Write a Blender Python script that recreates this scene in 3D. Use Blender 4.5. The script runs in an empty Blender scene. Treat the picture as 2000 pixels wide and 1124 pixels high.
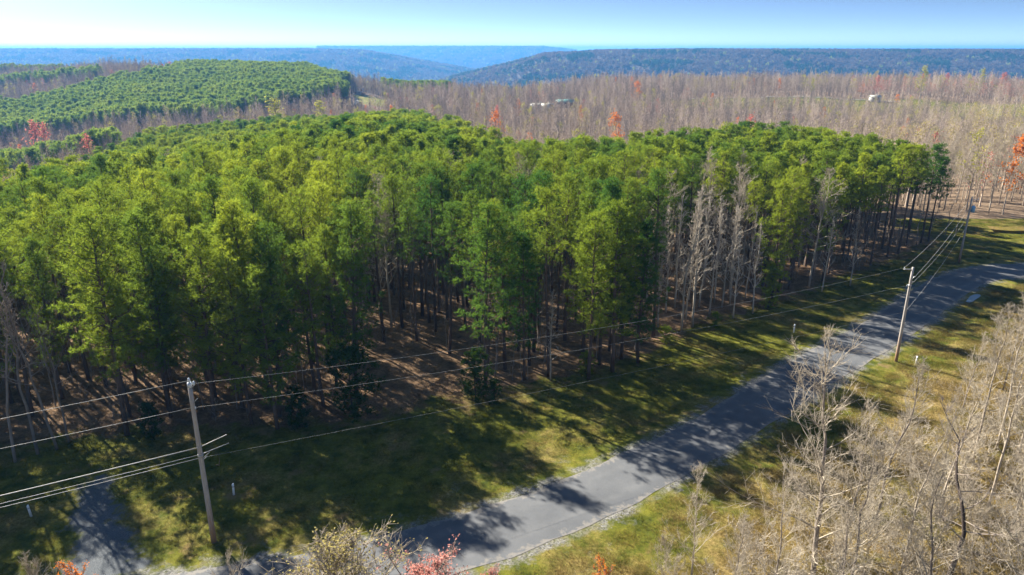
import bpy, math, random
import numpy as np
from mathutils import Vector

# ------------------------------------------------------------------ camera, sky, sun, exposure
SC = bpy.context.scene
COL = SC.collection
H = 30.0                      # drone height over the road
FPX = 1400.0                  # focal length in pixels of the 2000 px wide photograph
PITCH = math.atan2(562 - 97, FPX)
cam = bpy.data.cameras.new('camera')
cam.sensor_width = 36.0
cam.lens = 36.0 * FPX / 2000.0
cam.clip_start = 0.5
cam.clip_end = 40000
cam_o = bpy.data.objects.new('camera', cam)
COL.objects.link(cam_o)
cam_o.location = (0, 0, H)
cam_o.rotation_euler = (math.radians(90) - PITCH, 0, 0)
SC.camera = cam_o

SUN_EL = math.radians(33)
SUN_DIR = Vector((-0.72, 0.69, 0)).normalized()      # horizontal direction towards the sun
world = bpy.data.worlds.new('World')
SC.world = world
world.use_nodes = True
wn, wl = world.node_tree.nodes, world.node_tree.links
wn.clear()
w_out = wn.new('ShaderNodeOutputWorld')
w_bg = wn.new('ShaderNodeBackground')
w_sky = wn.new('ShaderNodeTexSky')
w_sky.sky_type = 'NISHITA'
w_sky.sun_disc = False
w_sky.sun_elevation = SUN_EL
w_sky.sun_rotation = math.atan2(SUN_DIR.x, SUN_DIR.y)
w_sky.altitude = 600
w_sky.air_density = 1.0
w_sky.dust_density = 0.6
w_sky.ozone_density = 2.0
w_bg.inputs['Strength'].default_value = 0.052
w_tc = wn.new('ShaderNodeTexCoord')
w_mul = wn.new('ShaderNodeVectorMath')
w_mul.operation = 'MULTIPLY'
w_mul.inputs[1].default_value = (1, 1, 5.5)          # a clear dry sky: the blue starts low over the horizon
w_nrm = wn.new('ShaderNodeVectorMath')
w_nrm.operation = 'NORMALIZE'
wl.new(w_tc.outputs['Generated'], w_mul.inputs[0])
wl.new(w_mul.outputs[0], w_nrm.inputs[0])
wl.new(w_nrm.outputs[0], w_sky.inputs['Vector'])
wl.new(w_sky.outputs[0], w_bg.inputs['Color'])
wl.new(w_bg.outputs[0], w_out.inputs['Surface'])

sun = bpy.data.lights.new('sun', 'SUN')
sun.energy = 5.0
sun.angle = math.radians(0.53)
sun.color = (1.0, 0.93, 0.80)
sun_o = bpy.data.objects.new('sun', sun)
COL.objects.link(sun_o)
sd = Vector((SUN_DIR.x * math.cos(SUN_EL), SUN_DIR.y * math.cos(SUN_EL), math.sin(SUN_EL)))
sun_o.rotation_euler = sd.to_track_quat('Z', 'Y').to_euler()
sun_o.location = (-200, 200, 300)

SC.view_settings.view_transform = 'Standard'
SC.view_settings.look = 'None'
SC.view_settings.gamma = 1.0
SC.view_settings.use_curve_mapping = False
SC.view_settings.exposure = 1.8
SC.render.engine = 'CYCLES'
cy = SC.cycles
cy.max_bounces = 5
cy.diffuse_bounces = 3
cy.glossy_bounces = 1
cy.transmission_bounces = 2
cy.volume_bounces = 0
cy.transparent_max_bounces = 4
cy.caustics_reflective = False
cy.caustics_refractive = False
cy.use_denoising = True
cy.denoising_input_passes = 'RGB_ALBEDO_NORMAL'
cy.denoising_prefilter = 'ACCURATE'
cy.sample_clamp_indirect = 4.0

RNG = np.random.default_rng(7)
random.seed(7)
CP, SP = math.cos(PITCH), math.sin(PITCH)


def gp(px, py, z=0.0):
    """The point at height z that a pixel of the photograph looks at (used to survey the place)."""
    u, v = (px - 1000) / FPX, (py - 562) / FPX
    Y, Z = CP - v * SP, -SP - v * CP
    t = (z - H) / Z
    return np.array((u * t, Y * t, z))


# ------------------------------------------------------------------ surveyed lines
EDGE_L = [gp(*p) for p in [(-260, 1178), (120, 1150), (420, 1115), (743, 1053), (937, 997), (1110, 935), (1300, 850), (1400, 793), (1522, 717), (1661, 644), (1714, 614), (1796, 557), (1844, 534), (1904, 520), (1981, 516), (2100, 514)]]
EDGE_R = [gp(*p) for p in [(-260, 1290), (160, 1262), (560, 1215), (952, 1104), (1110, 1048), (1200, 1003), (1345, 929), (1517, 822), (1629, 748), (1750, 677), (1832, 618), (1868, 588), (1916, 556), (1950, 546), (1990, 541), (2100, 540)]]


def resample(pts, n):
    p = np.array(pts)
    d = np.r_[0, np.cumsum(np.linalg.norm(np.diff(p, axis=0), axis=1))]
    s = np.linspace(0, d[-1], n)
    q = np.stack([np.interp(s, d, p[:, k]) for k in range(3)], 1)
    for _ in range(6):                                     # ease the corners
        q[1:-1] = 0.25 * q[:-2] + 0.5 * q[1:-1] + 0.25 * q[2:]
    return q


RL, RR = resample(EDGE_L, 90), resample(EDGE_R, 90)
ROAD_POLY = np.r_[RL, RR[::-1]][:, :2]
DRIVE_POLY = np.array([gp(*p)[:2] for p in [(196, 915), (214, 930), (222, 965), (240, 1010), (262, 1065), (330, 1112), (120, 1140), (112, 1110), (150, 1070), (138, 1020), (150, 960), (176, 930)]])
FRONT = [gp(*p)[:2] for p in [(-420, 905), (-60, 880), (150, 852), (330, 838), (480, 838), (620, 825), (760, 812), (860, 778), (960, 776), (1075, 742), (1210, 712), (1300, 672), (1370, 634), (1480, 604), (1560, 576), (1650, 540), (1730, 515), (1800, 488), (1838, 470)]]
BACK = [(69, 122), (69, 129), (71, 154), (62, 175), (36, 170), (22, 150), (14, 126), (4, 124), (-1, 152), (-7, 185), (-20, 230), (-39, 275), (-64, 300), (-111, 310), (-126, 285), (-125, 250), (-111, 195), (-102, 165), (-94, 140), (-86, 120), (-100, 104), (-128, 78), (-120, 50)]
STAND_POLY = np.array([tuple(p) for p in FRONT] + BACK)


def poly_sd(P, poly):
    """Signed distance of points to a polygon, positive inside."""
    P = np.asarray(P, float)[:, :2]
    d = np.full(len(P), 1e9)
    ins = np.zeros(len(P), bool)
    for a, b in zip(poly, np.roll(poly, -1, axis=0)):
        e = b - a
        t = np.clip(((P - a) @ e) / max(e @ e, 1e-9), 0, 1)
        d = np.minimum(d, np.linalg.norm(P - a - t[:, None] * e, axis=1))
        cond = (a[1] > P[:, 1]) != (b[1] > P[:, 1])
        with np.errstate(divide='ignore', invalid='ignore'):
            xi = a[0] + (P[:, 1] - a[1]) * e[0] / (e[1] if e[1] else 1e-9)
        ins ^= cond & (P[:, 0] < xi)
    return np.where(ins, d, -d)


# ------------------------------------------------------------------ terrain
T_PX = np.array([-600, 0, 300, 600, 700, 800, 1000, 1200, 1500, 1800, 2000, 2600], float)
T_D = np.array([0, 95, 130, 180, 240, 320, 420, 520, 620, 700, 850, 1000, 1300], float)
T_Z = np.array([
    [0] * 12, [0] * 12,
    [-9, -7, -4, -2, -1.5, -1, -3, -3, -1, 0, 0, 0],
    [-16, -14, -7, -4, -4, -4.5, -6.5, -5, -2.5, -3, -1, 0],
    [-22, -20, -10, -7, -7, -8, -11, -12, -11, -9, -6, -5],
    [-28, -26, -17, -11, -10.5, -12, -15, -16, -17, -15, -12, -10],
    [-26, -24, -16, -12, -10, -10, -11, -11, -13, -10, -1, -1],
    [-18, -16, -9, -6, -6, -10, -9, -5, -2, -2, -4, -4],
    [-12, -9, 0, 0, -4, -11, -13, -4, -4, -5, -8, -8],
    [-8, -5, 5, 3, -9, -15, -17, -8, -8, -10, -12, -12],
    [-5, -3, 0, -20, -35, -50, -40, -30, -30, -30, -30, -30],
    [-25, -25, -30, -60, -80, -95, -90, -70, -70, -70, -70, -70],
    [-120, -120, -130, -150, -160, -170, -170, -150, -140, -130, -120, -120]], float)


def sstep(a, b, x):
    t = np.clip((x - a) / (b - a), 0, 1)
    return t * t * (3 - 2 * t)


def wob(x, y, s, seed):
    r = np.random.default_rng(seed)
    out = np.zeros_like(x, dtype=float)
    for k in range(5):
        a, f, p = r.uniform(0, 6.28), r.uniform(.6, 1.7) / s, r.uniform(0, 6.28)
        out += np.sin((x * math.cos(a) + y * math.sin(a)) * f * 6.28 + p)
    return out / 5


def terrain(x, y):
    x, y = np.asarray(x, float), np.asarray(y, float)
    ys = np.maximum(y, 1.0)
    px = np.clip(1000 + 1400 * x / np.maximum(ys, 60), -600, 2600)
    D = np.clip(y, 0, 1300)
    i = np.clip(np.searchsorted(T_D, D, side='right') - 1, 0, len(T_D) - 2)
    j = np.clip(np.searchsorted(T_PX, px, side='right') - 1, 0, len(T_PX) - 2)
    a = (D - T_D[i]) / (T_D[i + 1] - T_D[i])
    b = (px - T_PX[j]) / (T_PX[j + 1] - T_PX[j])
    a, b = a * a * (3 - 2 * a), b * b * (3 - 2 * b)
    z = (T_Z[i, j] * (1 - b) + T_Z[i, j + 1] * b) * (1 - a) + (T_Z[i + 1, j] * (1 - b) + T_Z[i + 1, j + 1] * b) * a
    far = sstep(100, 260, y)
    z = z + far * (1.2 * wob(x, y, 70, 3) + .6 * wob(x, y, 25, 4))
    # the gorge and the plateaus beyond
    base = np.where(y > 1300, -175.0, z)
    m = y > 1100
    if m.any():
        X, Yv, P = x[m], y[m], 1000 + 1400 * x[m] / y[m]
        n1, n2 = wob(X, Yv, 700, 11), wob(X, Yv, 260, 12)
        rimR = np.interp(P, [760, 870, 930, 1000, 1060, 1150, 1300, 1700, 2600], [-200, -64, -42, -16, 12, 18, 21, 20, 19])
        upR = sstep(1180 + 90 * n1, 2300 + 150 * n2, Yv)
        wR = sstep(1030, 1160, P)
        dn = wR + (1 - wR) * (1 - sstep(2350, 3000, Yv))
        hR = -175 + (rimR + 175) * upR * dn + upR * (1 - upR) * 60 * n2 + 3 * n2 * upR
        rimL = np.interp(P, [-600, 600, 720, 800, 900, 970, 1060], [14, 18, 16, -22, -72, -110, -190])
        upL = sstep(2300 + 160 * n1, 4000 + 250 * n2, Yv)
        wL = 1 - sstep(620, 780, P)
        dn = wL + (1 - wL) * (1 - sstep(4100, 5000, Yv))
        hL = -175 + (rimL + 175) * upL * dn + upL * (1 - upL) * 90 * n2 + 4 * n2 * upL
        upC = sstep(4800 + 500 * n1, 7600, Yv)
        hC = -175 + (np.interp(P, [600, 1060, 1120], [36, 34, 0]) + 175) * upC + upC * (1 - upC) * 120 * n1
        base[m] = np.maximum.reduce([base[m], hR, hL, hC])
    return base


def zt(x, y):
    return float(terrain(np.array([x]), np.array([y]))[0])


# ------------------------------------------------------------------ mesh helpers
def mesh_np(name, V, F, mats, mi=None, smooth=False):
    """V n x 3, F list of (index array m x k) blocks; mats; mi = material index for every block."""
    me = bpy.data.meshes.new(name)
    V = np.asarray(V, np.float32)
    me.vertices.add(len(V))
    me.vertices.foreach_set('co', V.ravel())
    loops = np.concatenate([f.ravel() for f in F]).astype(np.int32)
    tot = np.concatenate([np.full(len(f), f.shape[1]) for f in F]).astype(np.int32)
    start = np.r_[0, np.cumsum(tot)[:-1]].astype(np.int32)
    me.loops.add(len(loops))
    me.loops.foreach_set('vertex_index', loops)
    me.polygons.add(len(tot))
    me.polygons.foreach_set('loop_start', start)
    me.polygons.foreach_set('loop_total', tot)
    for m in mats:
        me.materials.append(m)
    if mi is not None:
        me.polygons.foreach_set('material_index', np.concatenate([np.full(len(f), k) for f, k in zip(F, mi)]).astype(np.int32))
    if smooth:
        me.polygons.foreach_set('use_smooth', np.ones(len(tot), bool))
    me.update()
    me.validate()
    return me


def tubes(segs, sides=3):
    """Arrays of tapered prisms: segs n x 8 (p0, p1, r0, r1) -> V, quads."""
    S = np.asarray(segs, float).reshape(-1, 8)
    p0, p1, r0, r1 = S[:, 0:3], S[:, 3:6], S[:, 6], S[:, 7]
    d = p1 - p0
    d /= np.maximum(np.linalg.norm(d, axis=1, keepdims=True), 1e-9)
    ref = np.where(np.abs(d[:, 2:3]) > .8, np.array([[1., 0, 0]]), np.array([[0, 0, 1.]]))
    a = np.cross(d, ref)
    a /= np.maximum(np.linalg.norm(a, axis=1, keepdims=True), 1e-9)
    b = np.cross(d, a)
    ang = np.arange(sides) * 2 * math.pi / sides
    ring = a[:, None, :] * np.cos(ang)[None, :, None] + b[:, None, :] * np.sin(ang)[None, :, None]
    V = np.concatenate([p0[:, None, :] + ring * r0[:, None, None], p1[:, None, :] + ring * r1[:, None, None]], 1)
    n = len(S)
    base = (np.arange(n) * 2 * sides)[:, None]
    k = np.arange(sides)
    kn = (k + 1) % sides
    Q = np.stack([base + k, base + kn, base + kn + sides, base + k + sides], 2).reshape(-1, 4)
    return V.reshape(-1, 3), Q


def loft(points, radii, sides=8, cap=True):
    """One continuous tapered tube through points."""
    P = np.asarray(points, float)
    d = np.gradient(P, axis=0)
    d /= np.linalg.norm(d, axis=1, keepdims=True)
    ref = np.array([1., 0, 0]) if abs(d[0, 2]) > .8 else np.array([0, 0, 1.])
    a = np.cross(d, ref)
    a /= np.linalg.norm(a, axis=1, keepdims=True)
    b = np.cross(d, a)
    ang = np.arange(sides) * 2 * math.pi / sides
    V = P[:, None, :] + (a[:, None, :] * np.cos(ang)[None, :, None] + b[:, None, :] * np.sin(ang)[None, :, None]) * np.asarray(radii)[:, None, None]
    n = len(P)
    base = (np.arange(n - 1) * sides)[:, None]
    k = np.arange(sides)
    kn = (k + 1) % sides
    F = [np.stack([base + k, base + kn, base + kn + sides, base + k + sides], 2).reshape(-1, 4)]
    if cap:
        F += [np.arange(sides)[None, ::-1], (np.arange(sides) + (n - 1) * sides)[None, :]]
    return V.reshape(-1, 3), F


def link(name, me, parent=None, loc=None):
    o = bpy.data.objects.new(name, me)
    COL.objects.link(o)
    if parent is not None:
        o.parent = parent
    if loc is not None:
        o.location = loc
    return o


def tag(o, label=None, cat=None, group=None, kind=None):
    if label: o['label'] = label
    if cat: o['category'] = cat
    if group: o['group'] = group
    if kind: o['kind'] = kind
    return o


def empty(name, loc, rz=0.0, scale=1.0, tilt=(0, 0)):
    o = bpy.data.objects.new(name, None)
    COL.objects.link(o)
    o.location = loc
    o.rotation_euler = (tilt[0], tilt[1], rz)
    o.scale = (scale, scale, scale) if np.isscalar(scale) else scale
    o.empty_display_size = .3
    return o


def box_vf(cx, cy_, cz, sx, sy, sz):
    V = np.array([[x, y, z] for z in (-.5, .5) for y in (-.5, .5) for x in (-.5, .5)]) * (sx, sy, sz) + (cx, cy_, cz)
    Q = np.array([[0, 2, 3, 1], [4, 5, 7, 6], [0, 1, 5, 4], [2, 6, 7, 3], [0, 4, 6, 2], [1, 3, 7, 5]])
    return V, Q


def merge(parts):
    """Merge (V, [F...]) tuples."""
    Vs, Fs, off = [], [], 0
    for V, F in parts:
        F = F if isinstance(F, list) else [F]
        Vs.append(V)
        Fs += [f + off for f in F]
        off += len(V)
    return np.concatenate(Vs), Fs


# ------------------------------------------------------------------ material helpers
class NT:
    def __init__(self, name):
        self.m = bpy.data.materials.new(name)
        self.m.use_nodes = True
        self.n, self.l = self.m.node_tree.nodes, self.m.node_tree.links
        self.n.clear()
        self.out = self.n.new('ShaderNodeOutputMaterial')

    def add(self, t, **kw):
        nd = self.n.new(t)
        for k, v in kw.items():
            setattr(nd, k, v)
        return nd

    def put(self, sock, v):
        if isinstance(v, bpy.types.NodeSocket):
            self.l.new(v, sock)
        elif isinstance(v, (tuple, list)) and len(v) == 3 and sock.type == 'RGBA':
            sock.default_value = (*v, 1)
        else:
            sock.default_value = v

    def noise(self, scale, detail=4, rough=.6, vec=None, dist=0.0):
        nd = self.add('ShaderNodeTexNoise')
        nd.inputs['Scale'].default_value = scale
        nd.inputs['Detail'].default_value = detail
        nd.inputs['Roughness'].default_value = rough
        nd.inputs['Distortion'].default_value = dist
        if vec is not None:
            self.l.new(vec, nd.inputs['Vector'])
        return nd.outputs['Fac']

    def pos(self):
        return self.add('ShaderNodeNewGeometry').outputs['Position']

    def attr(self, name):
        return self.add('ShaderNodeAttribute', attribute_name=name).outputs['Fac']

    def mapr(self, v, a, b, c=0.0, d=1.0, smooth=False):
        nd = self.add('ShaderNodeMapRange')
        if smooth:
            nd.interpolation_type = 'SMOOTHSTEP'
        self.put(nd.inputs[0], v)
        for k, x in zip((1, 2, 3, 4), (a, b, c, d)):
            nd.inputs[k].default_value = x
        return nd.outputs[0]

    def math(self, op, a, b=None, c=None):
        nd = self.add('ShaderNodeMath', operation=op)
        for k, x in enumerate((a, b, c)):
            if x is not None:
                self.put(nd.inputs[k], x)
        return nd.outputs[0]

    def mix(self, f, a, b):
        nd = self.add('ShaderNodeMix', data_type='RGBA')
        self.put(nd.inputs[0], f)
        self.put(nd.inputs[6], a)
        self.put(nd.inputs[7], b)
        return nd.outputs[2]

    def hsv(self, col, h=.5, s=1.0, v=1.0):
        nd = self.add('ShaderNodeHueSaturation')
        self.put(nd.inputs['Hue'], h)
        self.put(nd.inputs['Saturation'], s)
        self.put(nd.inputs['Value'], v)
        self.put(nd.inputs['Color'], col)
        return nd.outputs[0]

    def rand(self):
        return self.add('ShaderNodeObjectInfo').outputs['Random']

    def bump(self, h, strength=.4, dist=.05):
        nd = self.add('ShaderNodeBump')
        nd.inputs['Strength'].default_value = strength
        nd.inputs['Distance'].default_value = dist
        self.l.new(h, nd.inputs['Height'])
        return nd.outputs[0]

    def principled(self, col, rough=.8, normal=None, spec=.3, metal=0.0):
        b = self.add('ShaderNodeBsdfPrincipled')
        self.put(b.inputs['Base Color'], col)
        self.put(b.inputs['Roughness'], rough)
        b.inputs['Specular IOR Level'].default_value = spec
        b.inputs['Metallic'].default_value = metal
        if normal is not None:
            self.l.new(normal, b.inputs['Normal'])
        self.l.new(b.outputs[0], self.out.inputs['Surface'])
        return self.m

    def leafy(self, col, trans=.35, tcol=None):
        d = self.add('ShaderNodeBsdfDiffuse')
        t = self.add('ShaderNodeBsdfTranslucent')
        self.put(d.inputs['Color'], col)
        self.put(t.inputs['Color'], col if tcol is None else tcol)
        x = self.add('ShaderNodeMixShader')
        x.inputs[0].default_value = trans
        self.l.new(d.outputs[0], x.inputs[1])
        self.l.new(t.outputs[0], x.inputs[2])
        self.l.new(x.outputs[0], self.out.inputs['Surface'])
        return self.m


def plain(name, col, rough=.7, spec=.3, metal=0.0, nscale=3.0, amt=.25):
    t = NT(name)
    n = t.noise(nscale, 5, .65, t.add('ShaderNodeTexCoord').outputs['Object'])
    c = t.hsv(col, v=t.mapr(n, .3, .7, 1 - amt, 1 + amt))
    return t.principled(c, rough, t.bump(n, .2, .02), spec, metal)


def needle_mat(name, c1, c2, trans=.3):
    t = NT(name)
    r = t.rand()
    n = t.noise(.035, 2, .5, t.pos())
    f = t.math('ADD', t.math('MULTIPLY', r, .75), t.mapr(n, .35, .65, -.1, .35))
    c = t.mix(f, c1, c2)
    p = t.noise(2.2, 2, .6, t.pos())
    c = t.hsv(c, v=t.mapr(p, .3, .7, .72, 1.3))
    return t.leafy(c, trans)


def bark_mat(name, c1, c2):
    t = NT(name)
    r = t.rand()
    n = t.noise(1.3, 4, .6, t.pos())
    f = t.math('ADD', t.math('MULTIPLY', r, .6), t.mapr(n, .3, .7, -.1, .5))
    c = t.mix(f, c1, c2)
    d = t.add('ShaderNodeBsdfDiffuse')
    t.put(d.inputs['Color'], c)
    t.l.new(d.outputs[0], t.out.inputs['Surface'])
    return t.m


def bud_mat(name, c1, c2):
    t = NT(name)
    n = t.noise(1.7, 3, .6, t.pos())
    c = t.mix(t.mapr(n, .3, .7), c1, c2)
    return t.leafy(c, .4)


def grass_color(t, pos):
    """Patchy spring verge: green, olive and straw, laid out in world space."""
    n1 = t.noise(.16, 4, .6, pos)
    n2 = t.noise(.75, 4, .65, pos)
    n3 = t.noise(5.0, 3, .7, pos)
    green = t.mix(t.mapr(n2, .35, .65), (.068, .086, .011), (.195, .19, .024))
    straw = t.mix(t.mapr(n3, .3, .7), (.16, .115, .036), (.33, .245, .095))
    return n1, n2, n3, green, straw


M = {}
M['needles'] = needle_mat('pine_needles', (.080, .172, .028), (.315, .37, .034), .5)
M['needles_dark'] = needle_mat('cedar_needles', (.035, .075, .016), (.065, .115, .018), .3)
M['needles_far'] = needle_mat('pine_needles_hill', (.16, .25, .04), (.28, .35, .05), .5)
M['pine_bark'] = bark_mat('pine_bark', (.085, .060, .048), (.17, .125, .10))
M['bark_light'] = bark_mat('pale_bark', (.26, .215, .17), (.46, .40, .33))
M['bark_white'] = bark_mat('white_bark', (.34, .295, .24), (.55, .49, .41))
M['bark_grey'] = bark_mat('grey_bark', (.17, .145, .125), (.33, .28, .24))
M['twig_tan'] = bark_mat('tan_twigs', (.31, .265, .205), (.49, .43, .345))
M['twig_far'] = bark_mat('woodland_twigs', (.25, .195, .155), (.66, .55, .45))
M['bark_dark'] = bark_mat('dark_bark', (.045, .036, .032), (.10, .08, .07))
M['bud_red'] = bud_mat('red_maple_buds', (.46, .11, .09), (.64, .27, .21))
M['bud_orange'] = bud_mat('orange_buds', (.62, .17, .03), (.75, .30, .06))
M['bud_yellow'] = bud_mat('yellow_green_buds', (.32, .34, .05), (.50, .46, .08))
M['bud_pink'] = bud_mat('redbud_blossom', (.62, .16, .42), (.75, .32, .58))
M['bud_rose'] = bud_mat('rose_maple_buds', (.50, .20, .17), (.66, .36, .30))
M['bud_tan'] = bud_mat('pale_green_buds', (.34, .30, .10), (.50, .42, .16))

# ground
t = NT('ground_cover')
P = t.pos()
n1, n2, n3, green, straw = grass_color(t, P)
dry = t.attr('dry')
road_d, wood, drive, field, dist = t.attr('road_distance'), t.attr('stand'), t.attr('drive'), t.attr('field'), t.attr('distance')
g = t.mix(t.mapr(t.math('ADD', t.math('ADD', n1, t.math('MULTIPLY', n2, .55)), dry), .72, 1.0), green, straw)
g = t.hsv(g, v=t.math('MULTIPLY', t.mapr(n3, .25, .75, .8, 1.2), t.mapr(t.noise(16, 3, .7, P), .25, .75, .7, 1.3)))
bare = t.noise(.33, 4, .6, P)
g = t.mix(t.mapr(bare, .60, .68, 0, .7), g, (.27, .18, .085))
litter = t.mix(t.mapr(n3, .3, .7), (.15, .090, .050), (.33, .215, .125))
litter = t.mix(t.mapr(n2, .45, .7), litter, (.10, .065, .04))
wf = t.mapr(t.math('ADD', wood, t.mapr(t.noise(.5, 4, .6, P), .3, .7, -2.0, 2.0)), -.8, .8)
c = t.mix(wf, g, litter)
leaf = t.mix(t.mapr(t.noise(.9, 5, .7, P), .3, .7), (.14, .095, .062), (.27, .20, .135))
c = t.mix(t.math('MULTIPLY', t.mapr(dist, 128, 140), t.math('SUBTRACT', 1.0, field)), c, leaf)
c = t.mix(t.mapr(dist, 900, 1250), c, t.mix(t.mapr(t.noise(.02, 4, .6, P), .3, .7), (.06, .05, .042), (.11, .09, .075)))
vor = t.add('ShaderNodeTexVoronoi')
vor.inputs['Scale'].default_value = 9.0
t.l.new(P, vor.inputs['Vector'])
stone = t.mix(t.mapr(vor.outputs['Color'], .1, .9), (.10, .10, .10), (.33, .32, .30))
gm = t.math('MULTIPLY', t.mapr(t.math('ADD', road_d, t.mapr(t.noise(.9, 5, .7, P), .3, .7, -.7, .7)), .35, 1.0, 1, 0), t.mapr(t.noise(.35, 3, .6, P), .36, .54))
spill = t.math('MULTIPLY', t.mapr(road_d, .6, 5.0, .6, 0), t.mapr(t.noise(.55, 5, .65, P), .60, .66))
gm = t.math('MAXIMUM', gm, spill)
gm = t.math('MULTIPLY', gm, t.mapr(n3, .35, .5, .35, 1))
c = t.mix(gm, c, stone)
dn = t.math('ADD', drive, t.mapr(t.noise(.8, 5, .7, P), .3, .7, -.9, .9))
gravel = t.mix(t.mapr(t.noise(14, 3, .7, P), .3, .7), (.085, .095, .105), (.19, .205, .22))
c = t.mix(t.mapr(dn, -.3, .5), c, gravel)
hgt = t.math('ADD', t.math('MULTIPLY', n3, .5), t.noise(18, 3, .7, P))
M['ground'] = t.principled(c, .95, t.bump(hgt, .9, .12), .1)

t = NT('grass_blades')
P = t.pos()
n1, n2, n3, green, straw = grass_color(t, P)
dryv = t.rand()
g = t.mix(t.mapr(t.math('ADD', t.math('ADD', n1, t.math('MULTIPLY', n2, .55)), t.math('MULTIPLY', dryv, .12)), .72, 1.02), green, straw)
M['grass'] = t.leafy(g, .35)

t = NT('straw_blades')
P = t.pos()
n1, n2, n3, green, straw = grass_color(t, P)
g = t.mix(t.mapr(t.math('ADD', n1, t.math('MULTIPLY', n2, .55)), .50, .85), green, straw)
M['straw'] = t.leafy(g, .35)

t = NT('asphalt')
P = t.pos()
a1, a2 = t.noise(.25, 4, .6, P), t.noise(22, 3, .75, P)
c = t.mix(t.mapr(a1, .3, .7), (.082, .087, .096), (.125, .130, .138))
c = t.hsv(c, v=t.mapr(a2, .25, .75, .75, 1.3))
edge = t.attr('edge')
c = t.mix(t.mapr(t.math('ADD', edge, t.mapr(t.noise(1.6, 5, .7, P), .3, .7, -.25, .25)), .86, 1.0, 0, .55), c, (.26, .235, .20))
cr = t.add('ShaderNodeTexVoronoi', feature='DISTANCE_TO_EDGE')
cr.inputs['Scale'].default_value = .28
wv = t.add('ShaderNodeVectorMath', operation='ADD')
nz = t.add('ShaderNodeTexNoise')
nz.inputs['Scale'].default_value = .7
t.l.new(P, nz.inputs['Vector'])
t.l.new(P, wv.inputs[0])
t.l.new(nz.outputs['Color'], wv.inputs[1])
t.l.new(wv.outputs[0], cr.inputs['Vector'])
c = t.mix(t.mapr(cr.outputs['Distance'], .002, .006, .12, 0), c, (.05, .05, .05))
trk = t.math('MULTIPLY', t.mapr(t.math('ABSOLUTE', t.math('SUBTRACT', edge, .48)), .0, .22, 1, 0, True), t.mapr(t.noise(.5, 3, .6, P), .3, .7, .05, .35))
c = t.mix(trk, c, (.175, .178, .18))
st = t.noise(1.1, 5, .7, P)
c = t.mix(t.mapr(st, .62, .72, 0, .35), c, (.06, .062, .068))
M['asphalt'] = t.principled(c, .85, t.bump(a2, .35, .02), .3)

t = NT('water')
M['water'] = t.principled((.10, .13, .14), .06, t.bump(t.noise(6, 3, .5, t.pos()), .05, .01), .5)

t = NT('pole_wood')
co = t.add('ShaderNodeTexCoord').outputs['Object']
mp = t.add('ShaderNodeMapping')
mp.inputs['Scale'].default_value = (14, 14, .8)
t.l.new(co, mp.inputs['Vector'])
g1 = t.noise(2.0, 5, .7, mp.outputs[0])
sx = t.add('ShaderNodeSeparateXYZ')
t.l.new(co, sx.inputs[0])
c = t.mix(t.mapr(g1, .3, .7), (.27, .245, .225), (.52, .48, .44))
low = t.math('MULTIPLY', t.mapr(t.math('ADD', sx.outputs['Z'], t.mapr(g1, .3, .7, -1.2, 1.2)), .6, 3.4, 1, 0), .8)
c = t.mix(low, c, (.30, .15, .06))
M['pole'] = t.principled(c, .85, t.bump(g1, .5, .02), .2)
M['metal'] = plain('galvanised_metal', (.42, .43, .44), .45, .5, .7)
M['porcelain'] = plain('insulator_porcelain', (.62, .68, .74), .3, .5)
M['transformer'] = plain('transformer_paint', (.22, .42, .62), .45, .5)
M['wire'] = plain('wire_aluminium', (.40, .39, .37), .5, .5)
M['wire_dark'] = plain('dark_grey_wire', (.27, .27, .265), .6, .4)  # the same wire in a darker grey, for spans to the roadside pole
M['white_pvc'] = plain('white_pipe', (.80, .80, .78), .5, .4, amt=.1)
M['yellow_pvc'] = plain('yellow_guy_guard', (.70, .55, .05), .5, .4, amt=.1)
M['roof_pale'] = plain('pale_metal_roof', (.40, .39, .34), .5, .4)
M['roof_teal'] = plain('teal_metal_roof', (.16, .36, .34), .5, .4)
M['roof_green'] = plain('green_metal_roof', (.10, .30, .22), .5, .4)
M['wall_teal'] = plain('teal_siding', (.20, .40, .38), .7)
M['wall_white'] = plain('white_siding', (.50, .49, .47), .7)
M['wall_dark'] = plain('dark_timber_siding', (.10, .07, .055), .8)
M['glass'] = plain('window_glass', (.03, .04, .05), .1, .6)
M['concrete'] = plain('concrete', (.45, .44, .42), .9)
M['dead_wood'] = plain('fallen_wood', (.33, .28, .22), .9)

# ------------------------------------------------------------------ ground sheet
def axis(lo, hi, step, grow, start, end):
    mid = list(np.arange(lo, hi + step / 2, step))
    right, s, x = [], step, hi
    while x < end:
        s *= grow
        x += s
        right.append(x)
    left, s, x = [], step, lo
    while x > start:
        s *= grow
        x -= s
        left.append(x)
    return np.array(left[::-1] + mid + right)


gx = axis(-64, 104, .8, 1.055, -9500, 11500)
gy = axis(10, 132, .8, 1.022, -60, 14500)
X, Yg = np.meshgrid(gx, gy)
Xf, Yf = X.ravel(), Yg.ravel()
Zf = terrain(Xf, Yf)
G2 = np.stack([Xf, Yf], 1)
near = (np.abs(Xf) < 260) & (Yf < 360)
sd_road = np.full(len(Xf), -60.0)
sd_stand = np.full(len(Xf), -60.0)
sd_drive = np.full(len(Xf), -60.0)
sd_road[near] = poly_sd(G2[near], ROAD_POLY)
sd_stand[near] = poly_sd(G2[near], STAND_POLY)
sd_drive[near] = poly_sd(G2[near], DRIVE_POLY)
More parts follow.
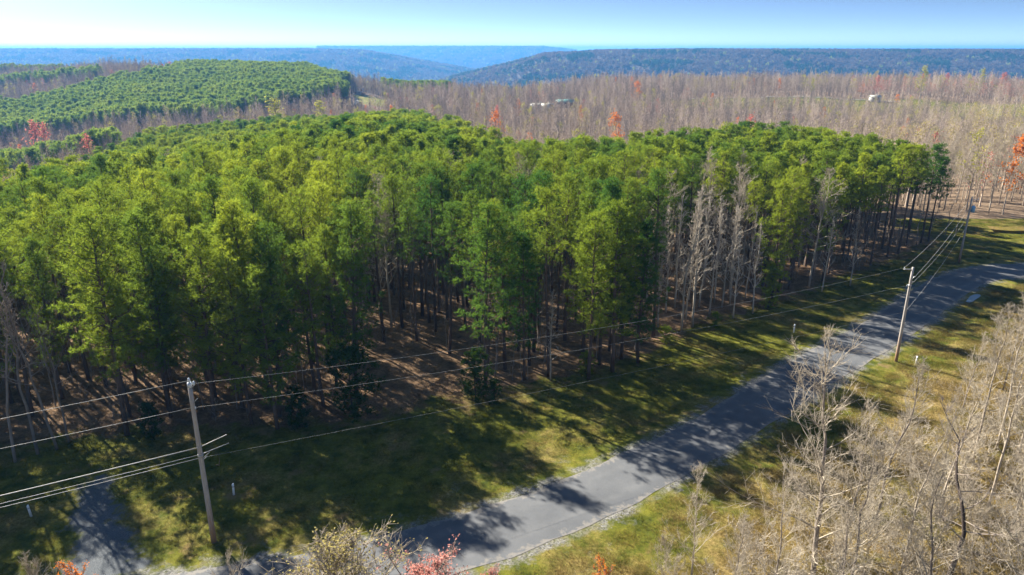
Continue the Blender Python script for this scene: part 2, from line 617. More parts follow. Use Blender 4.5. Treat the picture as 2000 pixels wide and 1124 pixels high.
# gentle unevenness of the verge and a shallow ditch on the far side of the road
amp = sstep(.8, 5, -sd_road) * (1 - sstep(110, 150, Yf))
Zf = Zf + amp * (.16 * wob(Xf, Yf, 9, 21) + .08 * wob(Xf, Yf, 3.1, 22))
Zf = Zf - .16 * np.exp(-((-sd_road - 2.6) / .9) ** 2) * (sd_road < 0) * (Xf > 8)
Zf = np.where(sd_road > .9, -.06, np.where(sd_road > -.5, np.minimum(Zf, .0), Zf))
# right of the road the ground is dry straw
RM = 0.5 * (RL + RR)
side = np.zeros(len(Xf))
dn_, idx = np.full(len(Xf), 1e9), np.zeros(len(Xf), int)
for k in range(0, 90, 3):
    dd = (Xf - RM[k, 0]) ** 2 + (Yf - RM[k, 1]) ** 2
    idx = np.where(dd < dn_, k, idx)
    dn_ = np.minimum(dn_, dd)
tn = np.gradient(RM, axis=0)
side = (Xf - RM[idx, 0]) * tn[idx, 1] - (Yf - RM[idx, 1]) * tn[idx, 0]
dry = np.where(side > 0, sstep(2.5, 9.0, -sd_road) * .23, -.05)
pxg = 1000 + 1400 * Xf / np.maximum(Yf, 60)


def field_mask(x, y):
    """Open ground: the clearing past the road's end, the hay strip on the ridge and the road cut on the wooded hill."""
    px = 1000 + 1400 * x / np.maximum(y, 60)
    a = (y > 100) & (y < 131) & (x > 70)
    dd = np.interp(px, [1250, 1500, 1700, 1800, 2000, 2300], [528, 520, 505, 485, 432, 400])
    wd = np.interp(px, [1250, 1350, 1700, 1800, 2000, 2300], [4, 6, 7, 16, 24, 26])
    b = (px > 1260) & (y - dd < wd) & (y - dd > -wd * 1.5 - np.interp(px, [1260, 1340, 1800, 1950], [4, 34, 34, 26]))
    cc = (np.abs((px - 717) / 42) < 1) & (y > 520) & (y < 600)
    d_ = (px > 1890) & (np.abs(y - 330) < 14)
    return (a | b | cc | d_).astype(float)


fld = field_mask(Xf, Yf)
ny, nx = len(gy), len(gx)
ii = (np.arange(ny - 1)[:, None] * nx + np.arange(nx - 1)[None, :]).ravel()
GQ = np.stack([ii, ii + 1, ii + 1 + nx, ii + nx], 1)
gm_ = mesh_np('ground', np.stack([Xf, Yf, Zf], 1), [GQ], [M['ground']], smooth=True)
for nm, arr in (('road_distance', -sd_road), ('stand', sd_stand), ('drive', sd_drive), ('dry', dry), ('field', fld), ('distance', np.hypot(Xf, Yf))):
    at = gm_.attributes.new(nm, 'FLOAT', 'POINT')
    at.data.foreach_set('value', arr.astype(np.float32))
tag(link('ground', gm_), 'grassy verges, pine litter and rolling woodland floor', kind='structure')

# road sheet
nw = 9
ts = np.linspace(0, 1, nw)
jl = .10 * np.array([math.sin(k * 1.7) + math.sin(k * .63 + 1) for k in range(90)])
RV, ED = [], []
for k in range(90):
    for j_, tt in enumerate(ts):
        p = RL[k] * (1 - tt) + RR[k] * tt
        if j_ in (0, nw - 1):
            dirv = (RL[k] - RR[k]) / np.linalg.norm(RL[k] - RR[k])
            p = p + dirv * (jl[k] if j_ == 0 else -jl[(k * 7) % 90])
        RV.append((p[0], p[1], .018 + .06 * (1 - (2 * tt - 1) ** 2)))
        ED.append(abs(2 * tt - 1))
i0 = (np.arange(89)[:, None] * nw + np.arange(nw - 1)[None, :]).ravel()
rm = mesh_np('road', np.array(RV), [np.stack([i0, i0 + nw, i0 + nw + 1, i0 + 1], 1)], [M['asphalt']], smooth=True)
rm.attributes.new('edge', 'FLOAT', 'POINT').data.foreach_set('value', np.array(ED, np.float32))
tag(link('road', rm), 'narrow grey asphalt lane crossing the scene', kind='structure')

# puddles beside the road
def puddle(pts, label):
    q = resample([gp(*p) for p in pts] + [gp(*pts[0])], 30)[:-1]
    c0 = q.mean(0)
    V = np.r_[[c0], q]
    V[:, 2] = .03
    n = len(q)
    k = np.arange(n)
    me = mesh_np('puddle', V, [np.stack([np.zeros(n, int), k + 1, (k + 1) % n + 1], 1)], [M['water']])
    tag(link('puddle', me), label, kind='structure')


puddle([(1886, 590), (1896, 577), (1914, 574), (1918, 578), (1903, 588), (1892, 594)], 'shallow puddle in the ditch')
puddle([(1766, 562), (1776, 556), (1790, 557), (1782, 563), (1772, 566)], 'small puddle by the verge')

# ------------------------------------------------------------------ tree shapes
def unit(v):
    return v / (np.linalg.norm(v) + 1e-9)


def pine_shape(seed, h=17.0, base=.45, spread=2.2, K=14, nlen=.30, nwid=.022, dens=1.0, clump=7):
    """(trunk segs, branch segs, needle V, needle F) of a plantation pine with whorled branches and needle tufts."""
    r = np.random.default_rng(seed)
    n = 9
    zz = np.linspace(0, h, n)
    sway = np.cumsum(r.normal(0, .045, (n, 2)), axis=0)
    tp = np.c_[sway, zz]
    tr = .165 * (h / 17) * (1 - zz / h) ** .8 + .018
    br, tc, td = [], [], []

    def at(z):
        return np.array([np.interp(z, zz, tp[:, 0]), np.interp(z, zz, tp[:, 1]), z])

    z = base * h
    az = r.uniform(0, 6.28)
    while z < h - .15:
        tt = (z - base * h) / (h - base * h)
        L0 = spread * (1 - tt ** 2.4) ** .62 * (.62 + .38 * min(1, tt / .3)) + .15
        for k in range(int(r.integers(3, 5))):
            az += 2.4 + r.normal(0, .35)
            L = L0 * r.uniform(.35, 1.35)
            el = math.radians(6 + 48 * tt + r.normal(0, 9))
            d = np.array([math.cos(az) * math.cos(el), math.sin(az) * math.cos(el), math.sin(el)])
            p0 = at(z)
            mid = p0 + d * L * .5 + np.array([0, 0, -.06 * L])
            end = p0 + d * L + np.array([0, 0, .14 * L])
            rb = .012 + .014 * L
            br += [(*p0, *mid, rb, rb * .7), (*mid, *end, rb * .7, .006)]
            for g_ in range(1 + int(L * 1.5 * dens ** .5 + r.random())):
                s = 1.0 if g_ == 0 else r.uniform(.35, .95)
                c = p0 + (mid - p0) * min(1, s * 2) + (end - mid) * max(0, s * 2 - 1)
                if g_:
                    c = c + r.normal(0, .26, 3) * np.array([1, 1, .5])
                    br.append((*(p0 + (mid - p0) * min(1, s * 1.8)), *c, .009, .004))
                R_ = r.uniform(.24, .40) * (.75 + .25 * min(1, L))
                for q in range(max(3, int(clump * r.uniform(.75, 1.25)))):
                    o_ = r.normal(0, .55, 3) * R_ * np.array([1, 1, .75])
                    tc.append(c + o_)
                    td.append(unit(unit(o_) * .6 + d * .4 + np.array([0, 0, .55])))
        z += r.uniform(.42, .74) * (1.0 - .35 * tt)
    tc.append(at(h))
    td.append(np.array([0, 0, 1.]))
    # dead snags on the bole below the crown
    for k in range(int(16 * base)):
        z = r.uniform(.5, 1.0) * base * h
        a_ = r.uniform(0, 6.28)
        L = r.uniform(.4, 1.5)
        d = np.array([math.cos(a_), math.sin(a_), r.uniform(-.15, .3)])
        br.append((*at(z), *(at(z) + d * L), .014, .004))
    tsegs = [(*tp[i], *tp[i + 1], tr[i], tr[i + 1]) for i in range(n - 1)]
    C, Dv = np.array(tc), np.array(td)
    T = len(C)
    nd = Dv[:, None, :] * .55 + r.normal(0, .62, (T, K, 3))
    nd /= np.linalg.norm(nd, axis=2, keepdims=True)
    face = Dv[:, None, :] * .9 + r.normal(0, .55, (T, K, 3))      # the flat of a needle bundle faces outwards
    pp = np.cross(nd, face)
    pp /= np.linalg.norm(pp, axis=2, keepdims=True) + 1e-9
    ln = nlen * r.uniform(.7, 1.25, (T, K, 1))
    c0 = C[:, None, :] + nd * .02
    V = np.stack([c0 + pp * nwid, c0 - pp * nwid, c0 + nd * ln - pp * nwid * .25, c0 + nd * ln + pp * nwid * .25], 2).reshape(-1, 3)
    F = np.arange(len(V)).reshape(-1, 4)
    return tp, tr, br, V, F


def bare_shape(seed, h=15.0, base=.3, n1=22, n2=6, n3=6, spread=.26, twig=.009, bend=.10, fork=0, r0=.14, lean=(0, 0), up=1.0):
    """(trunk points, radii, branch segs, twig ends) of a leafless hardwood."""
    r = np.random.default_rng(seed)
    n = 12
    zz = np.linspace(0, h, n)
    sw = np.cumsum(r.normal(0, bend, (n, 2)), axis=0) * (zz / h)[:, None] * 1.2
    tp = np.c_[sw[:, 0] + lean[0] * zz, sw[:, 1] + lean[1] * zz, zz]
    tr = r0 * (h / 15) * (1 - zz / h) ** .75 + twig * 1.3
    segs, tips = [], []

    def curve(p, d, L, ra, rb, nseg, jit, lift):
        pts = [p]
        for i in range(nseg):
            d = unit(d + r.normal(0, jit, 3) + np.array([0, 0, lift]))
            q = pts[-1] + d * L / nseg
            f0, f1 = i / nseg, (i + 1) / nseg
            segs.append((*pts[-1], *q, ra + (rb - ra) * f0, ra + (rb - ra) * f1))
            pts.append(q)
        return pts, d

    az = r.uniform(0, 6.28)
    for k in range(n1):
        f = base + (1 - base) * ((k + r.uniform(0, 1)) / n1) ** .9
        f = min(f, .985)
        az += 2.4 + r.normal(0, .5)
        p = np.array([np.interp(f * h, zz, tp[:, i]) for i in range(3)])
        tt = (f - base) / (1 - base)
        L = h * spread * ((1 - tt) ** .7 * .85 + .18) * r.uniform(.6, 1.25)
        el = math.radians((28 + 32 * tt) * up + r.normal(0, 9))
        d = np.array([math.cos(az) * math.cos(el), math.sin(az) * math.cos(el), math.sin(el)])
        ra = max(twig * 1.6, np.interp(f * h, zz, tr) * .48)
        pts, dd = curve(p, d, L, ra, twig * 1.1, 4, .16, .09)
        tips.append(pts[-1])
        for m in range(n2):
            s = r.uniform(.18, .98) * 4
            i = min(int(s), 3)
            q = pts[i] + (pts[i + 1] - pts[i]) * (s - i)
            d2 = unit(unit(pts[i + 1] - pts[i]) * .75 + r.normal(0, .55, 3) + np.array([0, 0, .18]))
            L2 = L * r.uniform(.22, .48)
            p2, _ = curve(q, d2, L2, twig * 1.45, twig, 2, .18, .08)
            tips.append(p2[-1])
            for w in range(n3):
                s2 = r.uniform(.15, 1.0) * 2
                i2 = min(int(s2), 1)
                q2 = p2[i2] + (p2[i2 + 1] - p2[i2]) * (s2 - i2)
                d3 = unit(unit(p2[i2 + 1] - p2[i2]) * .7 + r.normal(0, .5, 3) + np.array([0, 0, .15]))
                e = q2 + d3 * L2 * r.uniform(.25, .6)
                segs.append((*q2, *e, twig, twig * .5))
                tips.append(e)
    return tp, tr, segs, np.array(tips)


def bud_cloud(tips, seed, per=3, size=.07, jit=.12, share=1.0):
    r = np.random.default_rng(seed)
    tips = tips[r.random(len(tips)) < share]
    C = np.repeat(tips, per, axis=0) + r.normal(0, jit, (len(tips) * per, 3))
    a = r.normal(0, 1, (len(C), 3))
    a /= np.linalg.norm(a, axis=1, keepdims=True)
    b = np.cross(a, r.normal(0, 1, (len(C), 3)))
    b /= np.linalg.norm(b, axis=1, keepdims=True) + 1e-9
    s = size * r.uniform(.6, 1.3, (len(C), 1))
    V = np.stack([C - a * s, C - b * s * .6, C + a * s, C + b * s * .6], 1).reshape(-1, 3)
    return V, np.arange(len(V)).reshape(-1, 4)


PINE = []          # near variants: (h, trunk mesh, branch mesh, needle mesh)
PINE_J = []        # joined meshes for the stuff stands
SPEC = [(17.0, .58, 1.75), (17.3, .64, 1.9), (16.7, .54, 1.65), (17.2, .66, 2.0), (16.8, .52, 1.8), (17.0, .61, 1.55)]
EDGE_SPEC = [(16.5, .24, 2.2), (17.0, .33, 2.3), (16.0, .18, 2.1)]
for k, (h_, b_, s_) in enumerate(SPEC + EDGE_SPEC):
    tp, tr, br, NV, NF = pine_shape(100 + k, h_, b_, s_, K=10, nlen=.23, nwid=.016 if k < 6 else .018, dens=.8 if k < 6 else .95, clump=6.5 if k < 6 else 7.5)
    tv, tf = loft(tp, tr, 7)
    bv, bf = tubes(br, 3)
    PINE.append((h_, mesh_np('pine_trunk', tv, tf, [M['pine_bark']], smooth=True), mesh_np('pine_branches', bv, [bf], [M['pine_bark']]), mesh_np('pine_crown', NV, [NF], [M['needles']])))
for k, (h_, b_, s_) in enumerate(SPEC[:5]):
    tp, tr, br, NV, NF = pine_shape(200 + k, h_, b_, s_, K=8, nlen=.30, nwid=.034, dens=.8, clump=6)
    tv, tf = loft(tp, tr, 5, cap=False)
    bv, bf = tubes(br, 3)
    V, Fs = merge([(tv, tf), (bv, bf), (NV, NF)])
    PINE_J.append(mesh_np('stand_pine', V, Fs, [M['pine_bark'], M['needles']], [0, 0, 1]))
PINE_F = []
for k in range(4):
    tp, tr, br, NV, NF = pine_shape(300 + k, 15.0, .50, 2.2, K=6, nlen=.50, nwid=.075, dens=.5, clump=3)
    tv, tf = loft(tp, tr, 4, cap=False)
    V, Fs = merge([(tv, tf), (NV, NF)])
    PINE_F.append(mesh_np('hill_pine', V, Fs, [M['pine_bark'], M['needles_far']], [0, 1]))


def bare_parts(seed, bark, twigm, buds=None, bud_kw=None, **kw):
    tp, tr, sg, tips = bare_shape(seed, **kw)
    tv, tf = loft(tp, tr, 7)
    bv, bf = tubes(sg, 3)
    out = [float(max(bv[:, 2].max(), tv[:, 2].max())), mesh_np('bare_trunk', tv, tf, [bark], smooth=True), mesh_np('bare_branches', bv, [bf], [twigm]), None]
    if buds is not None:
        cv, cf = bud_cloud(tips, seed + 5, **(bud_kw or {}))
        out[3] = mesh_np('bud_crown', cv, [cf], [buds])
    return out


def bare_joined(seed, bark, buds=None, bud_kw=None, **kw):
    tp, tr, sg, tips = bare_shape(seed, **kw)
    tv, tf = loft(tp, tr, 4, cap=False)
    bv, bf = tubes(sg, 3)
    parts, mats, mi = [(tv, tf), (bv, bf)], [bark], [0, 0]
    if buds is not None:
        cv, cf = bud_cloud(tips, seed + 5, **(bud_kw or {}))
        parts.append((cv, cf))
        mats.append(buds)
        mi.append(1)
    V, Fs = merge(parts)
    return mesh_np('woodland_tree', V, Fs, mats, mi)


# ------------------------------------------------------------------ instanced stuff
def scatter(name, pts, var, rot, scl, meshes, label, sz=None):
    """ONE stuff object whose geometry nodes stand one of the meshes at every point."""
    col = bpy.data.collections.new(name + '_kinds')
    for k, me in enumerate(meshes):
        o = bpy.data.objects.new('%s_kind_%02d' % (name, k), me)
        col.objects.link(o)
    me = bpy.data.meshes.new(name)
    me.vertices.add(len(pts))
    me.vertices.foreach_set('co', np.asarray(pts, np.float32).ravel())
    me.attributes.new('variant', 'INT', 'POINT').data.foreach_set('value', np.asarray(var, np.int32))
    ra = np.zeros((len(pts), 3), np.float32)
    ra[:, 2] = rot
    me.attributes.new('turn', 'FLOAT_VECTOR', 'POINT').data.foreach_set('vector', ra.ravel())
    sa = np.repeat(np.asarray(scl, np.float32)[:, None], 3, 1)
    if sz is not None:
        sa[:, 2] = sz
    me.attributes.new('size', 'FLOAT_VECTOR', 'POINT').data.foreach_set('vector', sa.ravel())
    o = link(name, me)
    ng = bpy.data.node_groups.new(name + '_scatter', 'GeometryNodeTree')
    ng.interface.new_socket('Geometry', in_out='INPUT', socket_type='NodeSocketGeometry')
    ng.interface.new_socket('Geometry', in_out='OUTPUT', socket_type='NodeSocketGeometry')
    nin, nout = ng.nodes.new('NodeGroupInput'), ng.nodes.new('NodeGroupOutput')
    m2p = ng.nodes.new('GeometryNodeMeshToPoints')
    iop = ng.nodes.new('GeometryNodeInstanceOnPoints')
    ci = ng.nodes.new('GeometryNodeCollectionInfo')
    ci.inputs['Collection'].default_value = col
    ci.inputs['Separate Children'].default_value = True
    ci.inputs['Reset Children'].default_value = True
    iop.inputs['Pick Instance'].default_value = True

    def na(nm, ty):
        a = ng.nodes.new('GeometryNodeInputNamedAttribute')
        a.data_type = ty
        a.inputs['Name'].default_value = nm
        return a.outputs['Attribute']
    L = ng.links.new
    L(nin.outputs[0], m2p.inputs['Mesh'])
    L(m2p.outputs['Points'], iop.inputs['Points'])
    L(ci.outputs[0], iop.inputs['Instance'])
    L(na('variant', 'INT'), iop.inputs['Instance Index'])
    e2r = ng.nodes.new('FunctionNodeEulerToRotation')
    L(na('turn', 'FLOAT_VECTOR'), e2r.inputs[0])
    L(e2r.outputs[0], iop.inputs['Rotation'])
    L(na('size', 'FLOAT_VECTOR'), iop.inputs['Scale'])
    L(iop.outputs[0], nout.inputs[0])
    md = o.modifiers.new('scatter', 'NODES')
    md.node_group = ng
    tag(o, label, kind='stuff')
    return o


# ------------------------------------------------------------------ the pine stand
def stand_points():
    sp = 2.75
    xs = np.arange(-190, 150, sp)
    ys = np.arange(20, 350, sp)
    gx_, gy_ = np.meshgrid(xs, ys)
    ca, sa = math.cos(.45), math.sin(.45)
    p = np.stack([gx_.ravel(), gy_.ravel()], 1)
    c = np.array([0, 120.])
    p = (p - c) @ np.array([[ca, sa], [-sa, ca]]) * 1.1 + c
    p += RNG.normal(0, .55, p.shape)
    d = poly_sd(p, STAND_POLY)
    k = d > .6
    p, d = p[k], d[k]
    keep = RNG.random(len(p)) > .08 + .30 * (wob(p[:, 0], p[:, 1], 11, 77) > .28)
    for cx, cy_, rr in GAPS:
        keep &= np.hypot(p[:, 0] - cx, p[:, 1] - cy_) > rr
    fx_ = 1000 + 1400 * p[:, 0] / (p[:, 1] * CP + H * SP)
    keep &= ~((fx_ > 1285) & (fx_ < 1445) & (d < 9.5)) & ~((fx_ > 1445) & (fx_ < 1490) & (d < 4))
    return p[keep], d[keep]


GAPS = []
for (px_, py_, rr) in [(815, 745, 4.2), (800, 690, 3.0), (1335, 640, 4.6), (1400, 612, 4.4), (1450, 605, 3.2), (1270, 600, 3.2), (1330, 590, 3.5), (60, 840, 2.2), (740, 640, 2.6), (1000, 640, 2.5)]:
    g_ = gp(px_, py_)
    GAPS.append((g_[0], g_[1], rr))
SP_, SD_ = stand_points()
SZ_ = terrain(SP_[:, 0], SP_[:, 1])
spx = 1000 + 1400 * SP_[:, 0] / (SP_[:, 1] * CP + (H - SZ_) * SP)
hh = np.interp(SP_[:, 0], [-85, -60, -35, 0, 40, 75], [.80, .88, 1.02, 1.0, .95, .84]) * RNG.uniform(.84, 1.09, len(SP_))
inview = (spx > -60) & (spx < 2060)
dist_cam = np.hypot(SP_[:, 0], SP_[:, 1])
order = np.argsort(np.where(inview, dist_cam, 1e6))
ind = order[:300]
rest = np.setdiff1d(np.arange(len(SP_)), ind)


def place_tree(kind, name, parts, loc, rz, scale, label, cat, group, tilt=(0, 0)):
    root = empty(name, loc, rz, scale, tilt)
    tag(root, label, cat, group)
    link('trunk', parts[1], root)
    tag(link('branches', parts[2], root), kind='stuff')
    if parts[3] is not None:
        tag(link('crown', parts[3], root), kind='stuff')
    return root


ORD = ['', 'first', 'second', 'third', 'fourth', 'fifth', 'sixth', 'seventh', 'eighth', 'ninth', 'tenth', 'eleventh', 'twelfth']


def nth(k):
    if k < len(ORD):
        return ORD[k]
    return '%d%s' % (k, 'th' if 10 < k % 100 < 14 else {1: 'st', 2: 'nd', 3: 'rd'}.get(k % 10, 'th'))


front = sorted([i for i in ind if SD_[i] < 3.2], key=lambda i: spx[i])
second, roots_ = [], {}
front_rank = {i: k + 1 for k, i in enumerate(front)}
LAND = [(400, 'the wooden pole by the gravel drive'), (1330, 'the pale multi-stemmed clump'), (1760, 'the pole beside the road')]
for i in ind:
    x, y = SP_[i]
    low, pr = (9.5, .85) if spx[i] < 720 else (5.0, .45) if spx[i] < 1250 else ((4.0, .35) if spx[i] < 1600 else (14.0, .65))
    v = (6 + int(RNG.integers(0, 3))) if (SD_[i] < low and RNG.random() < pr) else int(RNG.integers(0, 6))
    s = hh[i] * 17.0 / PINE[v][0]
    if i in front_rank:
        k = front_rank[i]
        lab = 'green pine in the front row facing the road, %s from the left end' % nth(k)
        grp = 'front row of the pine stand'
    else:
        band = 'left' if spx[i] < 520 else 'middle' if spx[i] < 1150 else 'right'
        row = 'just behind the front row' if SD_[i] < 7.5 else 'deeper behind the front rows'
        if SD_[i] < 7.5:
            second.append(i)
        lab = 'green pine %s, %s of the stand' % (row, {'left': 'left part', 'middle': 'middle part', 'right': 'right part'}[band])
        grp = 'pines %s, %s' % (row, band)
    roots_[i] = place_tree('pine', 'pine_tree', PINE[v], (x, y, SZ_[i] - .05), float(RNG.uniform(0, 6.28)), (s * RNG.uniform(.92, 1.12), s * RNG.uniform(.92, 1.12), s), lab, 'pine tree', grp, (float(RNG.normal(0, .028)), float(RNG.normal(0, .028))))

for k, i in enumerate(sorted(second, key=lambda i: spx[i])):
    roots_[i]['label'] = 'green pine in the second row of the stand, %s from the left end' % nth(k + 1)
n_ = len(rest)
scatter('pine_stand', np.c_[SP_[rest], SZ_[rest] - .05], RNG.integers(0, 5, n_), RNG.uniform(0, 6.28, n_), hh[rest] * RNG.uniform(.95, 1.15, n_), PINE_J, 'dense canopy of green pines receding to the far edge of the stand', sz=hh[rest])

# ------------------------------------------------------------------ woodland beyond
def sample_fan(n, d0, d1, p0, p1):
    D = np.sqrt(RNG.uniform(d0 ** 2, d1 ** 2, n))
    px = RNG.uniform(p0, p1, n)
    return (px - 1000) / 1400 * D, D, px


def pine_hill(px, D):
    base = np.interp(px, [-200, 0, 300, 520, 690], [395, 395, 400, 430, 500])
    top = np.interp(px, [-200, 0, 150, 300, 400, 690], [480, 490, 530, 600, 720, 780])
    a = (px < 690) & (D > base) & (D < top)
    b = (px < 240) & (D > 255) & (D < 285)
    c = (px > 765) & (px < 880) & (D > 600) & (D < 720)
    d = (px < 165) & (D > 820) & (D < 850)
    e = (px < 240) & (D > 640) & (D < 662)
    return a | b | c | d | e


x, D, px = sample_fan(60000, 255, 860, -120, 890)
m = pine_hill(px + 18 * wob(x, D, 60, 31), D + 12 * wob(x, D, 45, 32)) & (poly_sd(np.c_[x, D], STAND_POLY) < -4) & (field_mask(x, D) < .5)
x, D = x[m], D[m]
cell = {}
kp = []
for i in range(len(x)):                                   # thin to a plantation spacing
    ck = (int(x[i] / 2.7), int(D[i] / 2.7))
    if ck not in cell:
        cell[ck] = 1
        kp.append(i)
x, D = x[kp], D[kp]
scatter('pine_hill_forest', np.c_[x, D, terrain(x, D) - .1], RNG.integers(0, 4, len(x)), RNG.uniform(0, 6.28, len(x)), RNG.uniform(.75, 1.4, len(x)), PINE_F, 'blue green pine plantation covering the round hill', sz=RNG.uniform(.78, 1.12, len(x)))

WOOD = [bare_joined(400 + k, M['twig_far'], h=14.5, base=.28, n1=22, n2=5, n3=4, spread=.24, twig=.017, r0=.13) for k in range(5)]
WOOD += [bare_joined(420 + k, M['bark_grey'], h=13.5, base=.25, n1=22, n2=5, n3=4, spread=.30, twig=.017, r0=.14) for k in range(3)]
BK = dict(per=2, size=.20, jit=.22, share=.85)
WOOD += [bare_joined(440, M['twig_far'], M['bud_yellow'], dict(per=2, size=.16, jit=.2, share=.6), h=13, base=.25, n1=18, n2=4, n3=3, spread=.26, twig=.022),
         bare_joined(441, M['twig_far'], M['bud_red'], dict(per=1, size=.15, jit=.22, share=.5), h=12, base=.25, n1=18, n2=4, n3=3, spread=.28, twig=.022),
         bare_joined(442, M['twig_far'], M['bud_orange'], BK, h=11, base=.25, n1=18, n2=4, n3=3, spread=.28, twig=.022),
         bare_joined(443, M['twig_far'], M['bud_tan'], dict(per=2, size=.14, jit=.2, share=.45), h=14, base=.25, n1=18, n2=4, n3=3, spread=.26, twig=.022)]

x, D, px = sample_fan(60000, 128, 900, -160, 2160)
m = ~pine_hill(px, D) & (poly_sd(np.c_[x, D], STAND_POLY) < -3.5) & (field_mask(x, D) < .5)
m &= (D > 134) | (px < 600)
m &= ~((px > 1010) & (px < 1135) & (D > 440) & (D < 492))        # the yard of the house on the slope
m &= ~((np.abs(px - 717) < 42) & (D > 400) & (D < 520))
m &= ~((px > 1650) & (px < 1700) & (D > 440) & (D < 520))
m &= ~((px > 330) & (px < 372) & (D > 740) & (D < 830))
m &= ~((px > 1955) & (D > 250) & (D < 320))
x, D, px = x[m], D[m], px[m]
cell, kp = {}, []
cs = 4.1
for i in range(len(x)):
    ck = (int(x[i] / cs), int(D[i] / cs))
    if ck not in cell:
        cell[ck] = 1
        kp.append(i)
x, D, px = x[kp], D[kp], px[kp]
var = RNG.integers(0, 8, len(x))
u_ = RNG.random(len(x))
cl = wob(x, D, 60, 41) * .5 + .5
var = np.where(u_ < .035, 8, var)
var = np.where((u_ > .035) & (u_ < .035 + .03 * cl), 9, var)
var = np.where((u_ > .075) & (u_ < .075 + .014 * cl), 10, var)
var = np.where((u_ > .10) & (u_ < .15), 11, var)
red = (px > 1640) & (D > 470) & (D < 560) & (u_ > .72)
var = np.where(red, 9, var)
yg = (px > 1650) & (D < 400) & (u_ > .55) & (u_ < .75)
var = np.where(yg, 11, var)
zt_ = terrain(x, D)
# the nearest hardwoods that show past the road's end stand as trees of their own
dd_ = np.where((px > 1800) & (px < 2040) & (var < 8), D, 1e6)
near_h = np.argsort(dd_)[:110]
far_h = np.setdiff1d(np.arange(len(x)), near_h)
scatter('hardwood_forest', np.c_[x[far_h], D[far_h], zt_[far_h] - .1], var[far_h], RNG.uniform(0, 6.28, len(far_h)), RNG.uniform(.8, 1.25, len(far_h)), WOOD, 'leafless grey and tan hardwood forest over valley and ridge', sz=np.clip(RNG.normal(.92, .17, len(far_h)), .5, 1.4))

# ------------------------------------------------------------------ gorge slopes: tree crowns as low puffs
def puff(seed, mat, r=4.0, h=9.0, n=70):
    q = np.random.default_rng(seed)
    c = q.normal(0, 1, (n, 3))
    c /= np.linalg.norm(c, axis=1, keepdims=True)
    c *= q.uniform(.55, 1.0, (n, 1)) * np.array([r, r, h * .5])
    c[:, 2] += h * .55
    a = q.normal(0, 1, (n, 3))
    b = np.cross(a, q.normal(0, 1, (n, 3)))
    a /= np.linalg.norm(a, axis=1, keepdims=True)
    b /= np.linalg.norm(b, axis=1, keepdims=True)
    s = r * .30
    V = np.stack([c - a * s, c - b * s * .6, c + a * s, c + b * s * .6], 1).reshape(-1, 3)
    tv, tf = loft([(0, 0, 0), (0, 0, h * .9)], [.25, .1], 3, cap=False)
    V, Fs = merge([(tv, tf), (V, np.arange(len(V)).reshape(-1, 4))])
    return mesh_np('gorge_tree', V, Fs, [M['bark_grey'], mat], [0, 1])


M['gorge_bare'] = bud_mat('gorge_twigs', (.12, .088, .070), (.20, .150, .120))
M['gorge_green'] = bud_mat('gorge_evergreen', (.025, .055, .02), (.05, .09, .025))
M['gorge_lime'] = bud_mat('gorge_spring_leaf', (.26, .30, .05), (.38, .40, .08))
PUFF = [puff(500 + k, M['gorge_bare']) for k in range(4)] + [puff(510, M['gorge_green']), puff(511, M['gorge_green']), puff(512, M['gorge_lime'])]


def gorge(name, n, d0, d1, p0, p1, size, label):
    x, D, px = sample_fan(n, d0, d1, p0, p1)
    z = terrain(x, D)
    zc = wob(x, D, 300, 51)
    u = RNG.random(n)
    var = RNG.integers(0, 4, n)
    var = np.where((zc > .18) & (u < .8), RNG.integers(4, 6, n), var)
    lower = sstep(10, -60, z)
    var = np.where(u < .008 + .05 * (z < 6) * (zc < .2), 6, var)
    scatter(name, np.c_[x, D, z - .3], var, RNG.uniform(0, 6.28, n), size * RNG.uniform(.7, 1.25, n), PUFF, label)


gorge('near_plateau_forest', 34000, 1250, 3300, 820, 2120, 1.15, 'bare and evergreen forest covering the nearer plateau slope')
gorge('far_plateau_forest', 36000, 2500, 5200, -120, 1000, 1.8, 'hazy blue forest covering the distant plateau slope')
gorge('horizon_plateau_forest', 9000, 5200, 8200, 640, 1120, 3.0, 'blue forest on the plateau at the horizon')

# ------------------------------------------------------------------ trees that stand by themselves
NEARB = []
for k in range(5):
    NEARB.append(bare_parts(600 + k, M['bark_light'], M['twig_tan'], h=15.0, base=.26 + .04 * (k % 3), n1=30, n2=9, n3=9, spread=.23, twig=.0075, bend=.13, r0=.11, up=1.1))
for k in range(3):
    NEARB.append(bare_parts(610 + k, M['bark_grey'], M['twig_tan'], h=13.0, base=.16, n1=30, n2=9, n3=9, spread=.32, twig=.0075, bend=.2, r0=.13, up=1.05))
DARKB = bare_parts(620, M['bark_dark'], M['bark_grey'], h=13.0, base=.30, n1=18, n2=7, n3=6, spread=.36, twig=.011, bend=.5, r0=.22, up=.7)
SHRUB = [bare_parts(630 + k, M['bark_light'], M['twig_tan'], h=5.0, base=.04, n1=30, n2=8, n3=7, spread=.52, twig=.007, bend=.15, r0=.07, up=1.25) for k in range(3)]
POLE_T = [bare_parts(640 + k, M['bark_white'], M['bark_white'], h=14.0, base=.22, n1=30, n2=6, n3=4, spread=.15, twig=.012, bend=.12, r0=.10, up=1.35) for k in range(3)]
SHADE_T = [bare_parts(650 + k, M['bark_grey'], M['bark_grey'], h=13.0, base=.4, n1=18, n2=5, n3=4, spread=.16, twig=.012, bend=.2, r0=.10, up=1.2) for k in range(2)]
BUD_Y = bare_parts(660, M['bark_light'], M['twig_tan'], M['bud_tan'], dict(per=1, size=.05, jit=.03, share=.6), h=12.0, base=.5, n1=40, n2=11, n3=10, spread=.28, twig=.0095, bend=.14, r0=.13, up=1.05)
